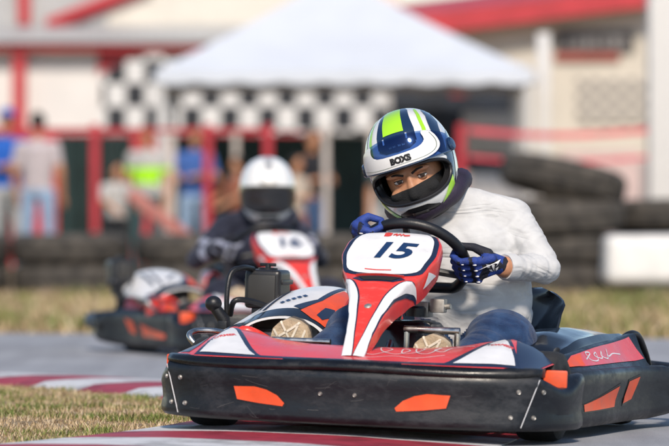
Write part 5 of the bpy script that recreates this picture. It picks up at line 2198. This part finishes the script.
def checker(name, sx, sz, c1, c2):
    m = bpy.data.materials.new(name)
    m.use_nodes = True
    nt = m.node_tree
    p = nt.nodes['Principled BSDF']
    p.inputs['Roughness'].default_value = 0.6
    tc = nt.nodes.new('ShaderNodeTexCoord')
    mp = nt.nodes.new('ShaderNodeMapping')
    mp.inputs['Scale'].default_value = (1 / sx, 0.0, 1 / sz)
    mp.inputs['Location'].default_value = (0.013, 0.5, 0.017)
    nt.links.new(tc.outputs['Object'], mp.inputs[0])
    ck = nt.nodes.new('ShaderNodeTexChecker')
    ck.inputs['Scale'].default_value = 1.0
    ck.inputs['Color1'].default_value = (*c1, 1)
    ck.inputs['Color2'].default_value = (*c2, 1)
    nt.links.new(mp.outputs[0], ck.inputs[0])
    nt.links.new(ck.outputs[0], p.inputs['Base Color'])
    return m


M_chk = checker('checkered_print', 0.245, 0.30, (0.66, 0.65, 0.64), (0.014, 0.016, 0.022))
M_chk2 = checker('faint_checkered_print', 0.12, 0.11, (0.54, 0.49, 0.42), (0.24, 0.22, 0.20))

BLY = 50.0
hb = empty('clubhouse', (0, BLY, 0))
tag(hb, 'white clubhouse with grey sheet roof and red posts and trim', 'building')
L0, L1 = at(-160, 0, BLY).x, at(400, 0, BLY).x
zE = at(0, 50, BLY).z
zE2 = at(0, 45, BLY).z
bm = bmesh.new()
box(bm, (L0, 0, -0.1), (L1, 4.0, zE), 0)
obj('wall', bm, M_wall, hb)
bm = bmesh.new()
box(bm, (L0, -0.32, zE - 0.02), (L1, -0.22, zE2), 0.01, 1)
obj('fascia', bm, M_rred, hb)
bm = bmesh.new()
zt = at(0, 28, BLY + 0.8).z
rows = []
nk = 120
for k in range(nk + 1):
    x = L0 + (L1 - L0) * k / nk
    d = 0.018 * (1 if k % 2 else 0)
    rows.append([V((x, -0.40, zE2 + 0.01 + d)), V((x, 0.9, zt + d)), V((x, 0.9, zt + 0.03 + d)), V((x, -0.40, zE2 + 0.05 + d))])
loft(bm, rows)
obj('roof', bm, M_roofg, hb, smooth=False)
# raised gable behind
bm = bmesh.new()
gx0, gx1 = at(-160, 0, BLY).x, at(104, 0, BLY).x
box(bm, (gx0, 0.95, zt - 0.3), (gx1, 1.1, zt + 3), 0)
obj('upper_wall', bm, mat('grey_cladding', (0.40, 0.40, 0.40), 0.7, var=0.08, vscale=2), hb)
bm = bmesh.new()
box(bm, (gx1 + 0.001, 0.97, zt - 0.3), (L1, 1.1, zt + 3), 0)
obj('upper_wall', bm, mat('pale_gable', (0.66, 0.62, 0.55), 0.7, var=0.06, vscale=2), hb)
bm = bmesh.new()
p0, p1 = at(48, 26, BLY + 0.9), at(150, -14, BLY + 0.9)
d = (p1 - p0)
tube(bm, [V((p0.x, 0.86, p0.z)), V((p1.x, 0.86, p1.z))], 0.10, 4)
obj('barge_board', bm, M_rred, hb, smooth=False)
for px in (20, -90):
    bm = bmesh.new()
    x = at(px, 0, BLY).x
    box(bm, (x - 0.09, -0.215, -0.1), (x + 0.09, -0.05, zE - 0.021), 0.01, 1)
    po_ = obj('column', bm, M_rred, hb)
    bm = bmesh.new()
    box(bm, (x - 0.09, 0.80, zt + 0.05), (x + 0.09, 0.93, zt + 3), 0.01, 1)
    obj('upper_column', bm, M_rred, hb)
bm = bmesh.new()
zc = at(0, 133, BLY).z
box(bm, (L0, -0.03, -0.08), (L1, -0.002, zc), 0.01, 1)
obj('red_dado', bm, M_rred, hb)
# red gusset under the eave by the checkered flags
bm = bmesh.new()
ga, gb_, gc = at(98, 49, BLY), at(150, 49, BLY), at(98, 75, BLY)
f1 = [bm.verts.new((p.x, -0.06, p.z)) for p in (ga, gb_, gc)]
f2 = [bm.verts.new((p.x, -0.003, p.z)) for p in (ga, gb_, gc)]
bm.faces.new(f1)
bm.faces.new(list(reversed(f2)))
for k in range(3):
    bm.faces.new((f1[k], f1[(k + 1) % 3], f2[(k + 1) % 3], f2[k]))
obj('gusset', bm, M_rred, hb, smooth=False)

# checkered banner, waving
CY = 46.0
bm = bmesh.new()
xa, xb, z0, z1 = at(101, 0, CY).x, at(392, 0, CY).x, at(0, 133, CY).z, at(0, 58, CY).z
rows = []
for k in range(61):
    t = k / 60
    x = xa + (xb - xa) * t
    yy = 0.05 * sin(t * 19)
    up = 0.05 * sin(t * 9) - 0.22 * (1 - min(1, t * 5)) ** 2
    rows.append([V((x, yy - 0.006, z0)), V((x, yy - 0.006, z1 + up)), V((x, yy + 0.006, z1 + up)), V((x, yy + 0.006, z0))])
loft(bm, rows)
o = obj('checkered_banner', bm, M_chk, None)
o.location.y = CY
tag(o, 'long black and white checkered banner hung behind the marquee', 'banner')

# red-roofed building on the right, roof edge rising to the right
RY = 47.0
rb = empty('red_roofed_building', (at(390, 0, RY).x, RY, 0))
tag(rb, 'cream building with a broad red roof edge and painted wall', 'building')
bx0 = at(390, 0, RY).x
RX = lambda px: at(px, 0, RY).x - bx0
RZ = lambda py: at(0, py, RY).z
bm = bmesh.new()
rows = []
for px, py in ((330, 36), (760, -6)):
    rows.append([V((RX(px), 0.0, -0.1)), V((RX(px), 0.0, RZ(py))), V((RX(px), 4.0, RZ(py))), V((RX(px), 4.0, -0.1))])
loft(bm, rows)
obj('wall', bm, M_beige, rb, smooth=False)
bm = bmesh.new()
rows = []
for px, py in ((330, 48), (654, 7)):
    rows.append([V((RX(px), -0.45, RZ(py))), V((RX(px), -0.45, RZ(py - 21))), V((RX(px), 4.2, RZ(py - 50))), V((RX(px), 4.2, RZ(py - 29)))])
loft(bm, rows)
obj('roof', bm, M_rred, rb, smooth=False)
bm = bmesh.new()
box(bm, (RX(556), -0.06, RZ(52)), (RX(634), -0.003, RZ(30)), 0.01, 1)
bd = obj('dark_board', bm, mat('black_board', (0.02, 0.02, 0.022), 0.6, var=0.4, vscale=12, col2=(0.10, 0.09, 0.09)), rb)
for k in range(7):
    bm = bmesh.new()
    x = RX(566 + 9 * k)
    box(bm, (x, -0.085, RZ(48)), (x + 0.05 + 0.02 * (k % 3), -0.061, RZ(36)), 0.005, 1)
    obj('lettering', bm, mat('board_letters', (0.22, 0.21, 0.21), 0.6), bd)
bm = bmesh.new()
box(bm, (RX(554), -0.07, RZ(61)), (RX(620), -0.003, RZ(53)), 0.01, 1)
obj('sign_strip', bm, mat('rust_strip', (0.34, 0.08, 0.06), 0.6, var=0.2), rb)
bm = bmesh.new()
box(bm, (RX(576), -0.03, RZ(124)), (RX(646), -0.003, RZ(78)), 0.01, 1)
obj('wall_print', bm, M_chk2, rb)
bm = bmesh.new()
box(bm, (RX(390), -0.05, -0.1), (RX(760), -0.004, RZ(160)), 0.01, 1)
obj('dado', bm, mat('dado_grey', (0.34, 0.30, 0.29), 0.8, var=0.12, vscale=2), rb)

# ------------------------------------------------------------------ people behind the fence
def bystander(name_label, x, y, h, rz, shirt, legs, hair, arms='down', cap_=None, vest=None):
    P = empty('person', (x, y, -0.012), (0, 0, rz))
    k = h / 1.75
    bm = Blob()
    S = lambda *p: V(p) * k
    for s in (-1, 1):
        caps(bm, S(s * 0.10, 0, 0.92), 0.088 * k, S(s * 0.115, -0.01, 0.50), 0.062 * k)
        caps(bm, S(s * 0.115, -0.01, 0.50), 0.062 * k, S(s * 0.12, 0.02, 0.09), 0.045 * k)
        caps(bm, S(s * 0.12, 0.02, 0.055), 0.045 * k, S(s * 0.135, -0.14, 0.045), 0.038 * k)
        sh = S(s * 0.19, 0.01, 1.40)
        if arms == 'down':
            el, hd = S(s * 0.25, 0.03, 1.13), S(s * 0.24, -0.06, 0.88)
        elif arms == 'folded':
            el, hd = S(s * 0.27, -0.02, 1.14), S(s * 0.02, -0.20, 1.17)
        else:
            el, hd = S(s * 0.28, -0.14, 1.20), S(s * 0.20, -0.36, 1.08)
        caps(bm, sh, 0.058 * k, el, 0.045 * k)
        caps(bm, el, 0.045 * k, hd, 0.032 * k)
        # palm and fingers
        dr = (hd - el).normalized()
        sd_ = dr.cross(V((0, 1, 0.3))).normalized()
        caps(bm, hd, 0.030 * k, hd + dr * 0.06 * k, 0.028 * k)
        for f in range(4):
            a = hd + dr * 0.07 * k + sd_ * (f - 1.5) * 0.019 * k
            caps(bm, a, 0.011 * k, a + dr * (0.055 + 0.01 * (f in (1, 2))) * k + V((0, -0.012, 0)), 0.009 * k, 1)
        caps(bm, hd + dr * 0.02 * k - sd_ * 0.03 * k, 0.012 * k, hd + dr * 0.07 * k - sd_ * 0.05 * k, 0.010 * k, 1)
    for t in range(7):
        f = t / 6
        ball(bm, S(0, 0, 0.93 + 0.42 * f), (k * (0.155 + 0.03 * f), k * (0.105 + 0.01 * f), k * 0.09), 3)
    caps(bm, S(-0.13, 0.01, 1.40), 0.06 * k, S(0.13, 0.01, 1.40), 0.06 * k)
    caps(bm, S(0, 0.01, 1.42), 0.052 * k, S(0, -0.01, 1.56), 0.05 * k)
    ball(bm, S(0, -0.015, 1.635), (0.074 * k, 0.092 * k, 0.115 * k), 3)
    ball(bm, S(0, -0.105, 1.62), (0.014 * k, 0.018 * k, 0.022 * k), 2)
    me = remesh(bm, 0.015 * k, 3)
    for p in me.polygons:
        z_ = p.center.z / k
        out_ = abs(p.center.x) > 0.205 * k or p.center.y < -0.15 * k
        q = 1 if z_ < 0.96 and not (out_ and z_ > 0.7) else 0
        if z_ > 1.475:
            q = 2
        if out_ and z_ < 1.22 and z_ > 0.6:
            q = 2
        if z_ < 0.10:
            q = 3
        if vest and q == 0 and 1.08 < z_ < 1.27:
            q = 4
        p.material_index = q
    ml = [shirt, legs, M_skin, M_shoe] + ([vest] if vest else [])
    obj('body', me, ml, P)
    bm = bmesh.new()
    ball(bm, S(0, 0.008, 1.665), (0.080 * k, 0.096 * k, 0.098 * k), 3)
    bmesh.ops.bisect_plane(bm, geom=bm.verts[:] + bm.edges[:] + bm.faces[:], plane_co=S(0, -0.04, 1.66), plane_no=(0, -0.75, -0.66), clear_outer=True)
    bmesh.ops.holes_fill(bm, edges=[e for e in bm.edges if e.is_boundary])
    obj('hair', bm, hair, P)
    if cap_:
        bm = bmesh.new()
        ball(bm, S(0, 0.0, 1.685), (0.086 * k, 0.100 * k, 0.085 * k), 3)
        bmesh.ops.bisect_plane(bm, geom=bm.verts[:] + bm.edges[:] + bm.faces[:], plane_co=S(0, 0, 1.69), plane_no=(0, 0, -1), clear_outer=True)
        bmesh.ops.holes_fill(bm, edges=[e for e in bm.edges if e.is_boundary])
        box(bm, S(-0.06, -0.17, 1.688), S(0.06, -0.06, 1.70), 0.004, 1)
        obj('cap', bm, cap_, P)
    # eyes
    for s in (-1, 1):
        bm = bmesh.new()
        ball(bm, S(s * 0.028, -0.098, 1.642), 0.010 * k, 1)
        obj('eye', bm, M_hblack, P)
    tag(P, name_label, 'person', 'spectators behind the fence')
    return P


def cl(name, c):
    return fabric('cloth_' + name, tuple(v * 0.85 for v in c), tuple(min(1, v * 1.15) for v in c), 0.85, 40, 0.3)


H_dark, H_brown = mat('hair_dark', (0.012, 0.010, 0.009), 0.7), mat('hair_brown', (0.05, 0.028, 0.015), 0.7)
c_pale, c_den, c_lden = cl('pale_pink', (0.46, 0.41, 0.43)), cl('denim', (0.06, 0.12, 0.26)), cl('light_denim', (0.25, 0.36, 0.52))
c_blue, c_white, c_org = cl('bright_blue', (0.02, 0.11, 0.46)), cl('white', (0.44, 0.43, 0.42)), cl('orange', (0.55, 0.16, 0.07))
c_black, c_grey, c_lime, c_red = cl('black', (0.015, 0.015, 0.02)), cl('grey', (0.36, 0.37, 0.38)), cl('lime_vest', (0.38, 0.80, 0.02)), cl('red', (0.42, 0.03, 0.05))
c_brn, c_mar = cl('rust_brown', (0.30, 0.10, 0.055)), cl('maroon', (0.16, 0.02, 0.03))
c_teal, c_bl2, c_red2, c_cream = cl('teal', (0.03, 0.07, 0.08)), cl('mid_blue', (0.05, 0.12, 0.36)), cl('faded_red', (0.42, 0.10, 0.11)), cl('cream', (0.52, 0.44, 0.36))
PY = 33.4
bystander('man in pale pink shirt and light blue jeans standing at the fence', at(38, 0, PY).x, PY, 1.74, 2.9, c_pale, c_lden, H_dark)
bystander('man in bright blue shirt and cap with grey trousers beside the pink-shirted man', at(7, 0, 34.6).x, 34.6, 1.80, 0.3, c_blue, c_grey, H_dark, 'folded', c_blue)
bystander('marshal with lime green vest and dark trousers by the marquee post', at(147, 0, 35.4).x, 35.4, 1.66, -0.3, c_white, c_teal, H_dark, 'down', None, c_lime)
bystander('spectator in blue shirt and light jeans between two red fence posts', at(195, 0, 36.0).x, 36.0, 1.66, 0.4, c_bl2, c_lden, H_brown, 'folded')
bystander('spectator in white shirt and black trousers leaning forward by the red post', at(116, 0, 33.0).x, 33.0, 1.22, 0.5, c_white, c_black, H_dark, 'reach')
bystander('spectator in rust brown shirt reaching out under the marquee', at(238, 0, 34.2).x, 34.2, 1.30, -1.0, c_brn, c_black, H_dark, 'reach')
bystander('spectator in black shirt and jeans standing under the marquee', at(312, 0, 35.6).x, 35.6, 1.60, 0.6, c_black, c_den, H_brown, 'folded')
bystander('spectator in cream shirt and rust trousers behind the following kart driver', at(296, 0, 33.2).x, 33.2, 1.30, 0.9, c_cream, c_brn, H_dark, 'folded')
bystander('spectator in teal shirt and grey trousers near the navy banner', at(388, 0, 36.0).x, 36.0, 1.45, -0.2, c_teal, c_grey, H_brown, 'down')
